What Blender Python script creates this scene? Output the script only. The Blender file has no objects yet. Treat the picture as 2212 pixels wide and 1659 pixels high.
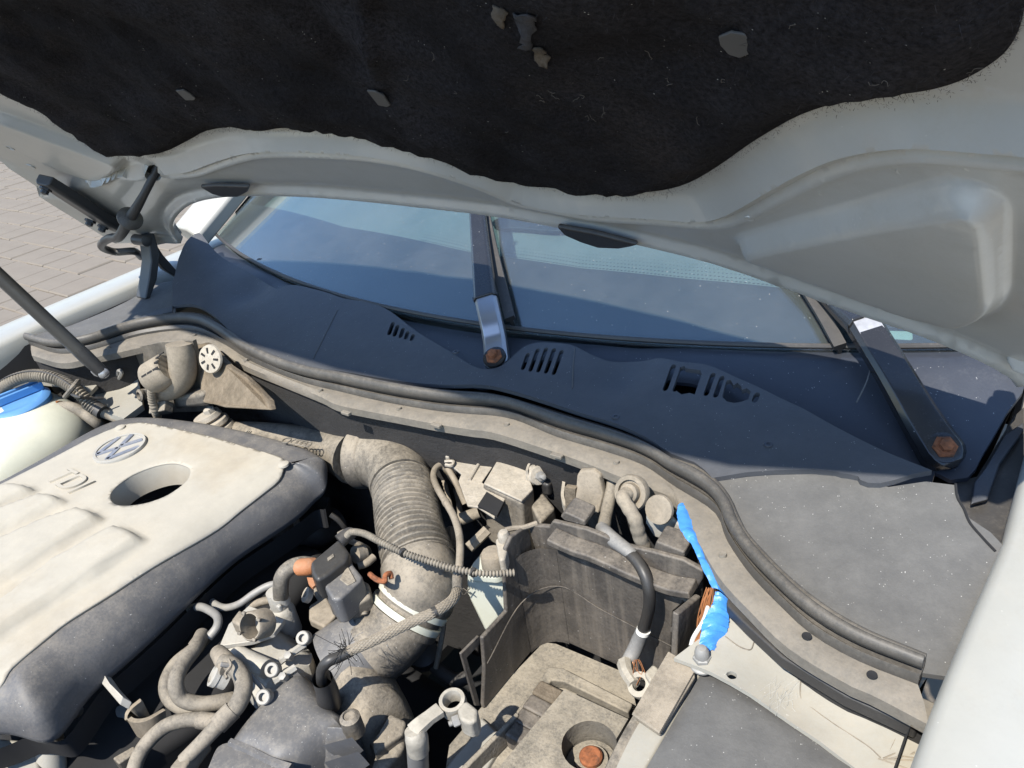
import bpy, bmesh, math, random
import numpy as np
from mathutils import Vector, Matrix, noise
from mathutils.geometry import delaunay_2d_cdt
random.seed(7); rng = np.random.default_rng(7)
SC = bpy.context.scene; COL = SC.collection

# ------------------------------------------------------------------ camera, sky, sun, exposure
# Axes: +X to the car's left side, +Y to the rear of the car, +Z up; metres; ground at z = 0.
CAM = np.array([0.724, -0.586, 1.396])
def _n(v): v = np.array(v, float); return v/np.linalg.norm(v)
FW = _n([-0.57, 0.668, -0.481]); RT = _n([0.80, 0.586, -0.137]); RT = _n(RT-FW*RT.dot(FW)); UPV = np.cross(RT, FW)
cam = bpy.data.cameras.new('camera'); cam.sensor_width = 34.6; cam.lens = 34.6*1661/2212
cam.clip_start = 0.02; cam.clip_end = 500
co = bpy.data.objects.new('camera', cam); COL.objects.link(co)
co.matrix_world = Matrix([[RT[i], UPV[i], -FW[i], CAM[i]] for i in range(3)]+[[0, 0, 0, 1]])
SC.camera = co
SUN_EL, LIGHT = 56.0, None
_h = math.cos(math.radians(SUN_EL)); _az = math.atan2(0.045, 0.57)
LIGHT = Vector((-_h*math.sin(_az), _h*math.cos(_az), -math.sin(math.radians(SUN_EL))))
w = bpy.data.worlds.new('World'); SC.world = w; w.use_nodes = True
nt = w.node_tree; sky = nt.nodes.new('ShaderNodeTexSky'); sky.sky_type = 'NISHITA'; sky.sun_disc = False
sky.sun_elevation = math.radians(SUN_EL); sky.sun_rotation = math.atan2(-LIGHT.x, -LIGHT.y)
sky.air_density = 1.0; sky.dust_density = 0.2; sky.ozone_density = 4.0
bgn = nt.nodes['Background']; bgn.inputs[1].default_value = 0.15; nt.links.new(sky.outputs[0], bgn.inputs[0])
sl = bpy.data.lights.new('sun', 'SUN'); sl.energy = 3.9; sl.angle = math.radians(0.55); sl.color = (1.0, 0.955, 0.88)
so = bpy.data.objects.new('sun', sl); COL.objects.link(so); so.rotation_euler = LIGHT.to_track_quat('-Z', 'Y').to_euler()
SC.view_settings.view_transform = 'Standard'; SC.view_settings.look = 'None'; SC.view_settings.gamma = 1
SC.view_settings.use_curve_mapping = False; SC.view_settings.exposure = 1.0
SC.render.engine = 'CYCLES'; SC.cycles.max_bounces = 8; SC.cycles.transparent_max_bounces = 12
SC.cycles.caustics_reflective = False; SC.cycles.caustics_refractive = False

# ------------------------------------------------------------------ pixels to points (photo measured at 2212 x 1659)
def ray(p):
    d = RT*((p[0]-1106)/1661)+UPV*((829.5-p[1])/1661)+FW
    return d
def W(p, z): d = ray(p); t = (z-CAM[2])/d[2]; return CAM+d*t           # meets the height z
def WX(p, x): d = ray(p); t = (x-CAM[0])/d[0]; return CAM+d*t          # meets the lengthwise plane x
def WY(p, y): d = ray(p); t = (y-CAM[1])/d[1]; return CAM+d*t          # meets the crosswise plane y
def WD(p, t): return CAM+ray(p)*t                                      # at a forward distance
def HF(p, h, lo=.25, hi=4.0):                                          # meets a height field
    d = ray(p)
    for _ in range(48):
        m = (lo+hi)/2; q = CAM+d*m
        if q[2] > h(q[0], q[1]): lo = m
        else: hi = m
    return CAM+d*lo
def zoomf(x0, y0, wd): s = wd/2212*.86406; return lambda x, y: (x0*.86406+x*s, y0*.86406+y*s)
zA = zoomf(0, 0, 860); zB = zoomf(850, 0, 860); zC = zoomf(1700, 0, 860); zD = zoomf(0, 640, 860); zE = zoomf(850, 640, 860)
zF = zoomf(1700, 640, 860); zG = zoomf(0, 1280, 860); zI = zoomf(600, 1280, 860); zJ = zoomf(1100, 1280, 860); zK = zoomf(1700, 1280, 860)
zL = zoomf(1050, 1040, 760); zM = zoomf(620, 1080, 600); zN = zoomf(0, 800, 720)

# ------------------------------------------------------------------ materials
MATS = {}
def mat(name, base, rough=.6, dust=0., dcol=(.40, .345, .27), metal=0., spec=.5, var=.15, nscale=9., bump=.0, bscale=220., up=1.,
        coat=0., specks=0., sscale=260., streak=0., blotch=None, bcol=None, dscale=7., drough=.92, trans=0., ior=1.45, sss=0., fine=.0, patch=.25):
    """base colour with slow and fine variation, settled dust (more on faces turned upwards), pale specks, fine relief"""
    m = bpy.data.materials.new(name); m.use_nodes = True; n = m.node_tree.nodes; L = m.node_tree.links
    b = n['Principled BSDF']; tc = n.new('ShaderNodeTexCoord')
    def nz(sc, det=6., rgh=.6, src=None):
        t = n.new('ShaderNodeTexNoise'); t.inputs['Scale'].default_value = sc; t.inputs['Detail'].default_value = det
        t.inputs['Roughness'].default_value = rgh; L.new(src or tc.outputs['Object'], t.inputs['Vector']); return t.outputs['Fac']
    def ramp(v, a, c, lo=0., hi=1.):
        r = n.new('ShaderNodeMapRange'); L.new(v, r.inputs[0]); r.inputs[1].default_value = a; r.inputs[2].default_value = c
        r.inputs[3].default_value = lo; r.inputs[4].default_value = hi; r.clamp = True; return r.outputs[0]
    def op(kind, a, c):
        q = n.new('ShaderNodeMath'); q.operation = kind
        for i, v in ((0, a), (1, c)):
            if isinstance(v, (int, float)): q.inputs[i].default_value = v
            else: L.new(v, q.inputs[i])
        q.use_clamp = False; return q.outputs[0]
    def mix(f, a, c):
        q = n.new('ShaderNodeMix'); q.data_type = 'RGBA'
        if isinstance(f, (int, float)): q.inputs[0].default_value = f
        else: L.new(f, q.inputs[0])
        for i, v in ((6, a), (7, c)):
            if isinstance(v, tuple): q.inputs[i].default_value = (*v, 1)
            else: L.new(v, q.inputs[i])
        return q.outputs[2]
    n1 = nz(nscale)
    dk = tuple(c*(1-var) for c in base); lt = tuple(min(1, c*(1+var)) for c in base)
    colr = mix(ramp(n1, .3, .7), dk, lt)
    if blotch: colr = mix(ramp(nz(blotch, 5, .65), .52, .66, 0, .8), colr, bcol)
    if fine: colr = mix(ramp(nz(bscale*.8, 3, .7), .3, .7, 0, fine), colr, tuple(c*.25 for c in base))
    rg = rough
    if streak:
        mp = n.new('ShaderNodeMapping'); mp.inputs['Scale'].default_value = (60, 60, 4); L.new(tc.outputs['Object'], mp.inputs[0])
        colr = mix(ramp(nz(1., 4, .6, mp.outputs[0]), .48, .75, 0, streak), colr, dcol)
    if dust > 0:
        geo = n.new('ShaderNodeNewGeometry'); sx = n.new('ShaderNodeSeparateXYZ'); L.new(geo.outputs['Normal'], sx.inputs[0])
        upf = ramp(sx.outputs[2], -.25, .75, 1-.85*up, 1)
        nn = op('ADD', op('MULTIPLY', nz(dscale, 10, .72), .42), op('ADD', op('MULTIPLY', nz(dscale*9, 8, .75), .33), op('MULTIPLY', nz(380, 4, .7), .25)))
        even = ramp(nn, .5-.62, .5+.62, dust*-.1, dust*2.0); pat = ramp(nn, .60-.36*dust, .70-.30*dust, 0, min(1., .45+dust*.6))
        df = op('MULTIPLY', op('ADD', op('MULTIPLY', even, 1-patch), op('MULTIPLY', pat, patch)), upf)
        cl_ = n.new('ShaderNodeClamp'); L.new(df, cl_.inputs[0]); df = cl_.outputs[0]
        dv = mix(ramp(nz(31, 5, .7), .3, .7), tuple(c*.74 for c in dcol), tuple(min(1, c*1.15) for c in dcol))
        colr = mix(df, colr, dv)
        rr = n.new('ShaderNodeMapRange'); L.new(df, rr.inputs[0]); rr.inputs[3].default_value = rough; rr.inputs[4].default_value = drough; rg = rr.outputs[0]
    if specks:
        vo = n.new('ShaderNodeTexVoronoi'); vo.inputs['Scale'].default_value = sscale; vo.inputs['Randomness'].default_value = 1; L.new(tc.outputs['Object'], vo.inputs['Vector'])
        sp = op('MULTIPLY', ramp(vo.outputs['Distance'], .09, .17, 1, 0), ramp(nz(150, 1, .5), .70-.22*specks, .74-.22*specks))
        colr = mix(op('MULTIPLY', sp, .6), colr, (.62, .6, .55))
    L.new(colr, b.inputs['Base Color'])
    if isinstance(rg, (int, float)): b.inputs['Roughness'].default_value = rg
    else: L.new(rg, b.inputs['Roughness'])
    b.inputs['Metallic'].default_value = metal; b.inputs['Specular IOR Level'].default_value = spec
    b.inputs['Coat Weight'].default_value = coat; b.inputs['Coat Roughness'].default_value = .08
    b.inputs['Transmission Weight'].default_value = trans; b.inputs['IOR'].default_value = ior
    if sss: b.inputs['Subsurface Weight'].default_value = sss; b.inputs['Subsurface Radius'].default_value = (.03, .03, .025); b.inputs['Subsurface Scale'].default_value = .4
    if bump:
        bp = n.new('ShaderNodeBump'); bp.inputs['Strength'].default_value = bump; bp.inputs['Distance'].default_value = .0012
        hh = op('ADD', nz(bscale, 5, .65), op('MULTIPLY', nz(bscale*.17, 4, .6), 2.2)); L.new(hh, bp.inputs['Height']); L.new(bp.outputs[0], b.inputs['Normal'])
    MATS[name] = m; return m

# ------------------------------------------------------------------ geometry collector
def catmull(P, sub):
    P = [np.array(p, float) for p in P]
    if len(P) < 3: return [P[0]+(P[-1]-P[0])*i/sub for i in range(sub+1)]
    Q = [2*P[0]-P[1]]+P+[2*P[-1]-P[-2]]; out = []
    for i in range(1, len(Q)-2):
        a, b, c, d = Q[i-1:i+3]
        for k in range(sub):
            t = k/sub; out.append(.5*((2*b)+(c-a)*t+(2*a-5*b+4*c-d)*t*t+(3*b-a-3*c+d)*t**3))
    out.append(P[-1]); return out
class G:
    def __init__(s): s.v = []; s.f = []
    def add(s, V, F):
        o = len(s.v); s.v += [tuple(map(float, p)) for p in V]; s.f += [tuple(i+o for i in f) for f in F]; return s
    def tube(s, P, r, n=14, sub=7, rib=None, cap=True, prof=None, twist=None, upv=None, sq=1.):
        """swept tube; r one radius or one per point; rib = (pitch, depth); prof = closed 2-D section instead of a circle"""
        C = np.array(catmull(P, sub)); nP = len(P)
        R = np.full(len(C), r, float) if np.isscalar(r) else np.interp(np.linspace(0, nP-1, len(C)), range(nP), r)
        if rib:
            sl_ = np.r_[0, np.cumsum(np.linalg.norm(np.diff(C, axis=0), axis=1))]; L_ = sl_[-1]; k = max(2, int(L_/rib[0]))*6
            ss = np.linspace(0, L_, k+1); C = np.stack([np.interp(ss, sl_, C[:, i]) for i in range(3)], 1)
            ph = (np.arange(k+1) % 6)/6; R = np.interp(ss, sl_, R)-rib[1]*(.5-.5*np.cos(2*np.pi*ph))**1.5
        T = np.gradient(C, axis=0); T /= np.linalg.norm(T, axis=1)[:, None]+1e-12
        if upv is None: a = np.array([0, 0, 1.]) if abs(T[0][2]) < .9 else np.array([1., 0, 0])
        else: a = np.array(upv, float)
        Nn = a-T[0]*a.dot(T[0]); Nn /= np.linalg.norm(Nn); V = []
        if prof is None: prof_ = [(math.cos(2*math.pi*j/n), math.sin(2*math.pi*j/n)) for j in range(n)]
        else: prof_ = prof; n = len(prof)
        for i in range(len(C)):
            if upv is not None: Nn = np.array(upv, float)
            Nn = Nn-T[i]*Nn.dot(T[i]); Nn /= np.linalg.norm(Nn); B = np.cross(T[i], Nn)
            for (x, y) in prof_: V.append(C[i]+R[i]*(B*x+Nn*y*sq))
        F = [(i*n+j, i*n+(j+1) % n, (i+1)*n+(j+1) % n, (i+1)*n+j) for i in range(len(C)-1) for j in range(n)]
        if cap: F += [tuple(range(n))[::-1], tuple((len(C)-1)*n+j for j in range(n))]
        return s.add(V, F)
    def prism(s, poly, vec):
        P = [np.array(p, float) for p in poly]; v = np.array(vec, float); n = len(P)
        nn = sum((np.cross(P[i]-P[0], P[(i+1) % n]-P[0]) for i in range(n)), np.zeros(3))
        if nn.dot(v) > 0: P = P[::-1]
        return s.add(P+[p+v for p in P], [tuple(range(n)), tuple(range(2*n-1, n-1, -1))]+[(i, n+i, n+(i+1) % n, (i+1) % n) for i in range(n)])
    def slab(s, px, z, th): return s.prism([W(p, z) for p in px], (0, 0, -th))
    def lathe(s, o, ax, prof, n=24, close=True):
        ax = _n(ax); a = np.array([0, 0, 1.]) if abs(ax[2]) < .9 else np.array([1., 0, 0]); u = _n(np.cross(a, ax)); v = np.cross(ax, u); o = np.array(o, float)
        V = [o+ax*h+r*(u*math.cos(2*math.pi*j/n)+v*math.sin(2*math.pi*j/n)) for (r, h) in prof for j in range(n)]; m = len(prof)
        F = [(i*n+j, i*n+(j+1) % n, (i+1)*n+(j+1) % n, (i+1)*n+j) for i in range(m-1) for j in range(n)]
        if close: F += [tuple(range(n))[::-1], tuple((m-1)*n+j for j in range(n))]
        return s.add(V, F)
    def box(s, c, sx, sy, sz, U=(1, 0, 0), V=(0, 1, 0)):
        U = _n(U); V = np.array(V, float); V = _n(V-U*V.dot(U)); N = np.cross(U, V); c = np.array(c, float)
        q = [c+U*a*sx/2+V*b*sy/2+N*d*sz/2 for d in (-1, 1) for (a, b) in ((-1, -1), (1, -1), (1, 1), (-1, 1))]
        return s.add(q, [(3, 2, 1, 0), (4, 5, 6, 7), (0, 1, 5, 4), (1, 2, 6, 5), (2, 3, 7, 6), (3, 0, 4, 7)])
    def sheet(s, outl, h, th=.003, holes=(), step=.012, frame=None, side=1, jit=.2, extra=None):
        """a sheet with real thickness over a closed outline in (x, y) [or in a frame's (u, v)], raised by h(x, y)"""
        O = np.array([p[:2] for p in outl], float); pts = []; edges = []
        def loop(Lp, st):
            Lp = [np.array(p[:2], float) for p in Lp]; k0 = len(pts)
            for i in range(len(Lp)):
                a, b = Lp[i], Lp[(i+1) % len(Lp)]; m = max(1, int(np.linalg.norm(b-a)/st))
                for j in range(m): pts.append(a+(b-a)*j/m)
            k1 = len(pts); edges.extend([(i, i+1 if i+1 < k1 else k0) for i in range(k0, k1)])
        loop(O, step)
        for hl in holes: loop(hl, step)
        mn, mx = O.min(0), O.max(0); g = np.stack(np.meshgrid(np.arange(mn[0]+step/2, mx[0], step), np.arange(mn[1]+step/2, mx[1], step)), -1).reshape(-1, 2)
        g = g+rng.uniform(-1, 1, g.shape)*jit*step
        if extra is not None and len(extra): g = np.vstack([g, np.array(extra)])
        ok = inpoly(g, O)
        for hl in holes: ok &= ~inpoly(g, np.array([p[:2] for p in hl], float))
        g = g[ok]; bp = np.array(pts)
        if len(g):
            dmin = np.full(len(g), 9.)
            for i0 in range(0, len(bp), 200): dmin = np.minimum(dmin, np.sqrt(((g[:, None]-bp[None, i0:i0+200])**2).sum(-1)).min(1))
            g = g[dmin > step*.35]
        allp = [Vector(p) for p in bp]+[Vector(p) for p in g]
        vo, eo, fo, _, oe, _ = delaunay_2d_cdt(allp, edges, [], 1, 1e-6, True)
        V2 = np.array([tuple(v) for v in vo]); F = []
        fc_ = np.array([V2[list(f)].mean(0) for f in fo]); keep = inpoly(fc_, O)
        for f, k_, c in zip(fo, keep, fc_):
            c = c[None]
            if not k_ or any(inpoly(c, np.array([p[:2] for p in hl], float))[0] for hl in holes): continue
            F.append(tuple(f))
        z = np.asarray(h(V2[:, 0], V2[:, 1]), float)*np.ones(len(V2)); nV = len(V2)
        if frame is None: T = np.c_[V2, z]; Bt = np.c_[V2, z-th]
        else:
            Of, U, Vv, N = frame; T = Of+V2[:, :1]*U+V2[:, 1:]*Vv+z[:, None]*N; Bt = T-th*N
        cnt = {}
        for f in F:
            for i in range(len(f)): a, b = f[i], f[(i+1) % len(f)]; cnt[(a, b)] = 1
        side_f = [(b, a, a+nV, b+nV) for (a, b) in cnt if (b, a) not in cnt]
        F2 = [tuple(i+nV for i in f[::-1]) for f in F]
        FF = F+F2+side_f
        if side < 0: FF = [f[::-1] for f in FF]
        return s.add(np.vstack([T, Bt]), FF)
    def mesh(s, name, ang=38):
        me = bpy.data.meshes.new(name); me.from_pydata(s.v, [], s.f); me.validate(); me.update()
        bm = bmesh.new(); bm.from_mesh(me); bmesh.ops.recalc_face_normals(bm, faces=bm.faces); bm.to_mesh(me); bm.free()
        me.shade_smooth(); me.set_sharp_from_angle(angle=math.radians(ang)); return me
def inpoly(P, O):
    x, y = P[:, 0], P[:, 1]; r = np.zeros(len(P), bool); n = len(O)
    for i in range(n):
        x1, y1 = O[i]; x2, y2 = O[(i+1) % n]
        if y1 == y2: continue
        c = ((y1 > y) != (y2 > y)) & (x < (x2-x1)*(y-y1)/(y2-y1)+x1); r ^= c
    return r
def smooth_poly(P, sub=5, closed=False):
    P = [np.array(p, float) for p in P]
    if closed:
        Q = catmull(P[-2:]+P+P[:3], sub); return Q[2*sub:(2+len(P))*sub]
    return catmull(P, sub)
def rnd(P, r, k=4):
    """round the corners of a polygon"""
    out = []; n = len(P); P = [np.array(p, float) for p in P]
    for i in range(n):
        a, b, c = P[i-1], P[i], P[(i+1) % n]; d1, d2 = np.linalg.norm(a-b), np.linalg.norm(c-b); q = min(r, d1*.45, d2*.45)
        s_, e_ = b+(a-b)/d1*q, b+(c-b)/d2*q
        for j in range(k+1): t = j/k; out.append((1-t)**2*s_+2*t*(1-t)*b+t*t*e_)
    return out
def sst(x, a, b): t = np.clip((np.asarray(x, float)-a)/(b-a), 0, 1); return t*t*(3-2*t)

# ------------------------------------------------------------------ things and parts
ROOTS = []
def thing(name, label, cat, group=None):
    o = bpy.data.objects.new(name, None); COL.objects.link(o); o['label'] = label; o['category'] = cat; o.empty_display_size = .02
    if group: o['group'] = group
    ROOTS.append(o); return o
def part(root, name, g, m, bev=0., ang=38, label=None, kind=None, bseg=2):
    me = g if isinstance(g, bpy.types.Mesh) else g.mesh(name, ang)
    o = bpy.data.objects.new(name, me); COL.objects.link(o); me.materials.clear(); me.materials.append(m); o.parent = root
    if bev:
        b = o.modifiers.new('bevel', 'BEVEL'); b.width = bev; b.segments = bseg; b.limit_method = 'ANGLE'; b.angle_limit = math.radians(40); b.harden_normals = True
    if label: o['label'] = label
    if kind: o['kind'] = kind
    return o
def solo(name, g, m, label, cat, group=None, bev=0., ang=38, bseg=2):
    o = part(None, name, g, m, bev, ang, bseg=bseg); o['label'] = label; o['category'] = cat
    if group: o['group'] = group
    SOLOS.append(o); return o
SOLOS = []
def struct(name, g, m, ang=38, kind='structure'):
    o = part(None, name, g, m, 0, ang); o['kind'] = kind; return o
def desc(o):
    for c in o.children: yield c; yield from desc(c)
def finalize():
    """put every thing's origin at its base without moving anything"""
    bpy.context.view_layer.update(); done = set()
    for r in ROOTS+SOLOS:
        obs = [r] if r.type == 'MESH' else []; obs += [d for d in desc(r) if d.type == 'MESH' and not d.get('placed')]
        V = np.vstack([np.array([v.co for v in o.data.vertices]) for o in obs]); mn, mx = V.min(0), V.max(0)
        base = Vector(((mn[0]+mx[0])/2, (mn[1]+mx[1])/2, mn[2])); r.location = base
        for o in obs:
            if o.data.name not in done: o.data.transform(Matrix.Translation(-base)); done.add(o.data.name)
        for d in desc(r):
            if d.get('placed'): d.location = d.location-base
    for o in bpy.data.objects:
        if 'placed' in o: del o['placed']
def textmesh(s, size, depth, origin, U, V, name='lettering', shear=0., align='CENTER'):
    """raised lettering lying in the plane of U and V"""
    cu = bpy.data.curves.new(name, 'FONT'); cu.body = s; cu.size = size; cu.extrude = depth; cu.align_x = align; cu.align_y = 'CENTER'; cu.shear = shear
    ob = bpy.data.objects.new(name, cu); COL.objects.link(ob); bpy.context.view_layer.update()
    me = bpy.data.meshes.new_from_object(ob.evaluated_get(bpy.context.evaluated_depsgraph_get())); bpy.data.objects.remove(ob); bpy.data.curves.remove(cu)
    U = _n(U); V = np.array(V, float); V = _n(V-U*V.dot(U)); N = np.cross(U, V)
    me.transform(Matrix([[U[i], V[i], N[i], origin[i]] for i in range(3)]+[[0, 0, 0, 1]])); return me
# ------------------------------------------------------------------ materials
DUST = (.40, .345, .265)
M_paint = mat('pale_paint', (.36, .355, .32), .38, dust=.25, dcol=(.36, .325, .265), var=.06, coat=.15, nscale=5, up=.8, drough=.7, patch=.4, dscale=4, specks=.2, bump=.05)
M_paint_in = mat('inner_paint', (.43, .425, .395), .30, dust=.24, dcol=(.37, .315, .23), metal=.12, coat=.4, var=.07, nscale=6, up=.35, dscale=5, bump=.05, specks=.15, drough=.8)
M_shelf = mat('dusty_inner_wing_paint', (.33, .32, .28), .5, dust=.4, dcol=(.32, .275, .205), var=.08, bump=.12, dscale=9, up=.6, specks=.3)
M_felt = mat('black_felt', (.027, .025, .027), .98, fine=.85, var=.6, nscale=7, bump=1.0, bscale=420, spec=.08, blotch=4.5, bcol=(.042, .034, .030), specks=.15, sscale=330)
M_fibre = mat('felt_fibre', (.045, .04, .04), .95, var=.3, spec=.1)
M_lint = mat('pale_lint', (.12, .105, .09), .95, var=.2, spec=.1)
M_clip = mat('clip_plastic', (.075, .07, .065), .65, var=.1)
M_cowl2 = mat('smooth_cowl_plastic', (.032, .036, .046), .33, dust=.12, dcol=(.15, .15, .15), var=.15, bump=.12, bscale=500, specks=.45, sscale=330, dscale=5)
M_cowl = mat('cowl_plastic', (.050, .053, .060), .45, dust=.25, dcol=(.13, .13, .13), var=.10, bump=.2, bscale=700, specks=.4, sscale=360, dscale=4, nscale=10, patch=.1)
M_pad = mat('faded_cowl_plastic', (.072, .071, .070), .52, dust=.42, dcol=(.18, .172, .155), var=.12, bump=.2, bscale=620, specks=.5, sscale=330, dscale=4, patch=.1)
M_rubber = mat('seal_rubber', (.036, .035, .033), .36, dust=.38, dcol=(.24, .21, .17), var=.15, bump=.08, dscale=14, up=.9, patch=.3)
M_flange = mat('dusty_flange_metal', (.15, .138, .118), .65, dust=.5, dcol=(.26, .222, .17), var=.2, bump=.4, dscale=18, up=.6, patch=.4, fine=.3)
M_fire = mat('firewall_mat', (.022, .021, .021), .95, dust=.12, dcol=(.16, .14, .115), var=.4, bump=.9, bscale=260, up=.5)
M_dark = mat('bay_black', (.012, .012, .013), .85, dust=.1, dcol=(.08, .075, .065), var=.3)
M_wiper = mat('wiper_black_paint', (.012, .012, .013), .22, dust=.10, dcol=(.16, .155, .15), var=.2, coat=.3, dscale=30, specks=.25)
M_wiper_glare = mat('wiper_glare_metal', (.36, .37, .39), .30, metal=.85, var=.2, dust=.1, dcol=(.16, .155, .15), specks=.2)  # pale metallic colour stands in for sky reflected on the black arms
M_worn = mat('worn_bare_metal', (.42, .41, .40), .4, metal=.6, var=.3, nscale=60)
M_rust = mat('rust', (.24, .085, .035), .9, var=.45, nscale=160, bump=.6, bscale=300, blotch=110, bcol=(.10, .05, .03))
M_frit = mat('black_frit', (.010, .011, .014), .5, var=.1)
M_dash = mat('dashboard_vinyl', (.105, .12, .118), .6, var=.1, bump=.2)
M_paver = mat('paver', (.20, .168, .13), .93, var=.10, nscale=3, bump=.5, bscale=60, blotch=1.2, bcol=(.165, .14, .11))
M_soil = mat('sandy_ground', (.20, .168, .13), .95, var=.12, nscale=1.5, bump=.3, bscale=40)
M_black = mat('black_plastic', (.022, .022, .023), .45, dust=.22, dcol=(.26, .23, .19), var=.2, bump=.12, dscale=18)
def glass_mat():
    m = bpy.data.materials.new('dusty_windscreen_glass'); m.use_nodes = True; n = m.node_tree.nodes; L = m.node_tree.links; n.remove(n['Principled BSDF'])
    out = n['Material Output']; tr = n.new('ShaderNodeBsdfTransparent'); tr.inputs[0].default_value = (.86, .95, .935, 1)
    gl = n.new('ShaderNodeBsdfGlossy'); gl.inputs['Roughness'].default_value = .03; gl.inputs['Color'].default_value = (.95, .97, 1, 1)
    df = n.new('ShaderNodeBsdfDiffuse'); df.inputs[0].default_value = (.55, .53, .5, 1)
    fr = n.new('ShaderNodeFresnel'); gb = n.new('ShaderNodeNewGeometry'); im = n.new('ShaderNodeMapRange'); L.new(gb.outputs['Backfacing'], im.inputs[0]); im.inputs[3].default_value = 1.62; im.inputs[4].default_value = 1/1.62; L.new(im.outputs[0], fr.inputs[0])
    mp = n.new('ShaderNodeMapRange'); L.new(fr.outputs[0], mp.inputs[0]); mp.inputs[3].default_value = .03; mp.inputs[4].default_value = 1.0
    m1 = n.new('ShaderNodeMixShader'); L.new(mp.outputs[0], m1.inputs[0]); L.new(tr.outputs[0], m1.inputs[1]); L.new(gl.outputs[0], m1.inputs[2])
    tc = n.new('ShaderNodeTexCoord'); nz = n.new('ShaderNodeTexNoise'); nz.inputs['Scale'].default_value = 6; nz.inputs['Detail'].default_value = 8; nz.inputs['Roughness'].default_value = .7; L.new(tc.outputs['Object'], nz.inputs[0])
    r1 = n.new('ShaderNodeMapRange'); L.new(nz.outputs[0], r1.inputs[0]); r1.inputs[1].default_value = .3; r1.inputs[2].default_value = .75; r1.inputs[3].default_value = .015; r1.inputs[4].default_value = .055
    vo = n.new('ShaderNodeTexVoronoi'); vo.inputs['Scale'].default_value = 170; L.new(tc.outputs['Object'], vo.inputs['Vector'])
    r2 = n.new('ShaderNodeMapRange'); L.new(vo.outputs[0], r2.inputs[0]); r2.inputs[1].default_value = .07; r2.inputs[2].default_value = .13; r2.inputs[3].default_value = .6; r2.inputs[4].default_value = 0
    n2 = n.new('ShaderNodeTexNoise'); n2.inputs['Scale'].default_value = 160; n2.inputs['Detail'].default_value = 2; L.new(tc.outputs['Object'], n2.inputs[0])
    r3 = n.new('ShaderNodeMapRange'); L.new(n2.outputs[0], r3.inputs[0]); r3.inputs[1].default_value = .55; r3.inputs[2].default_value = .62
    q = n.new('ShaderNodeMath'); q.operation = 'MULTIPLY'; L.new(r2.outputs[0], q.inputs[0]); L.new(r3.outputs[0], q.inputs[1])
    ad = n.new('ShaderNodeMath'); ad.operation = 'MAXIMUM'; L.new(r1.outputs[0], ad.inputs[0]); L.new(q.outputs[0], ad.inputs[1])
    m2 = n.new('ShaderNodeMixShader'); L.new(ad.outputs[0], m2.inputs[0]); L.new(m1.outputs[0], m2.inputs[1]); L.new(df.outputs[0], m2.inputs[2]); L.new(m2.outputs[0], out.inputs[0])
    return m
M_glass = glass_mat()

# ------------------------------------------------------------------ ground with pavers
gnd = struct('ground', G().add([(-60, -60, 0), (60, -60, 0), (60, 60, 0), (-60, 60, 0)], [(0, 1, 2, 3)]), M_soil)
def paver_mesh(nm, sx, sy):
    g = G(); b = .007
    for k, (z, i) in enumerate(((0, 0), (.03, 0), (.038, b))):
        g.v += [(-sx/2+i, -sy/2+i, z), (sx/2-i, -sy/2+i, z), (sx/2-i, sy/2-i, z), (-sx/2+i, sy/2-i, z)]
    for k in range(2): g.f += [(k*4+j, k*4+(j+1) % 4, k*4+4+(j+1) % 4, k*4+4+j) for j in range(4)]
    g.f.append((8, 9, 10, 11)); me = g.mesh(nm); me.materials.append(M_paver); return me
pm = paver_mesh('paver', .247, .247); far_p = G(); pv = []
for i in range(-46, -3):
    for j in range(-16, 34):
        x, y = i*.25-1.0+(.125 if j % 2 else 0), j*.25
        d = np.array([x, y, 0])-CAM; f = d.dot(FW)
        if f < .5: continue
        px, py = 1106+1661*d.dot(RT)/f, 829.5-1661*d.dot(UPV)/f
        if -160 < px < 520 and 300 < py < 850: pv.append((f, x, y))
        elif -900 < px < 900 and 100 < py < 1200: far_p.box((x, y, .018), .23, .23, .036)
pv.sort()
for k, (f, x, y) in enumerate(pv):
    if k < 300:
        o = bpy.data.objects.new('paver', pm); COL.objects.link(o); o.parent = gnd; o.location = (x, y, rng.uniform(-.006, .002)); o.rotation_euler = (rng.normal(0, .006), rng.normal(0, .006), rng.normal(0, .012))
    else: far_p.box((x, y, .018), .235, .235, .036)
if far_p.v: part(gnd, 'paver_rows', far_p, M_paver, kind='stuff')

# ------------------------------------------------------------------ shared curves: seal, flange, cowl, screen
def res(C, n):
    C = np.array(catmull(C, 8)); s_ = np.r_[0, np.cumsum(np.linalg.norm(np.diff(C, axis=0), axis=1))]
    return np.stack([np.interp(np.linspace(0, s_[-1], n), s_, C[:, i]) for i in range(C.shape[1])], 1)
ZS = .950
seal_rear_px = [zD(160, 510), zD(330, 545), zD(600, 508), zD(800, 440), zD(1000, 388), zD(1150, 367), zD(1300, 373), zD(1420, 430), zD(1560, 550), zD(1750, 648), zD(2000, 718), zE(0, 745), zE(400, 822), zE(700, 862), zE(950, 880), zE(1150, 925), zE(1500, 1030), zE(1800, 1122), zE(2000, 1205), zE(2150, 1290), zF(120, 1345), zF(240, 1440), zF(330, 1560), zK(390, 60), zK(480, 180), zK(700, 405), zK(900, 562), zK(1150, 720), zK(1590, 905)]
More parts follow.
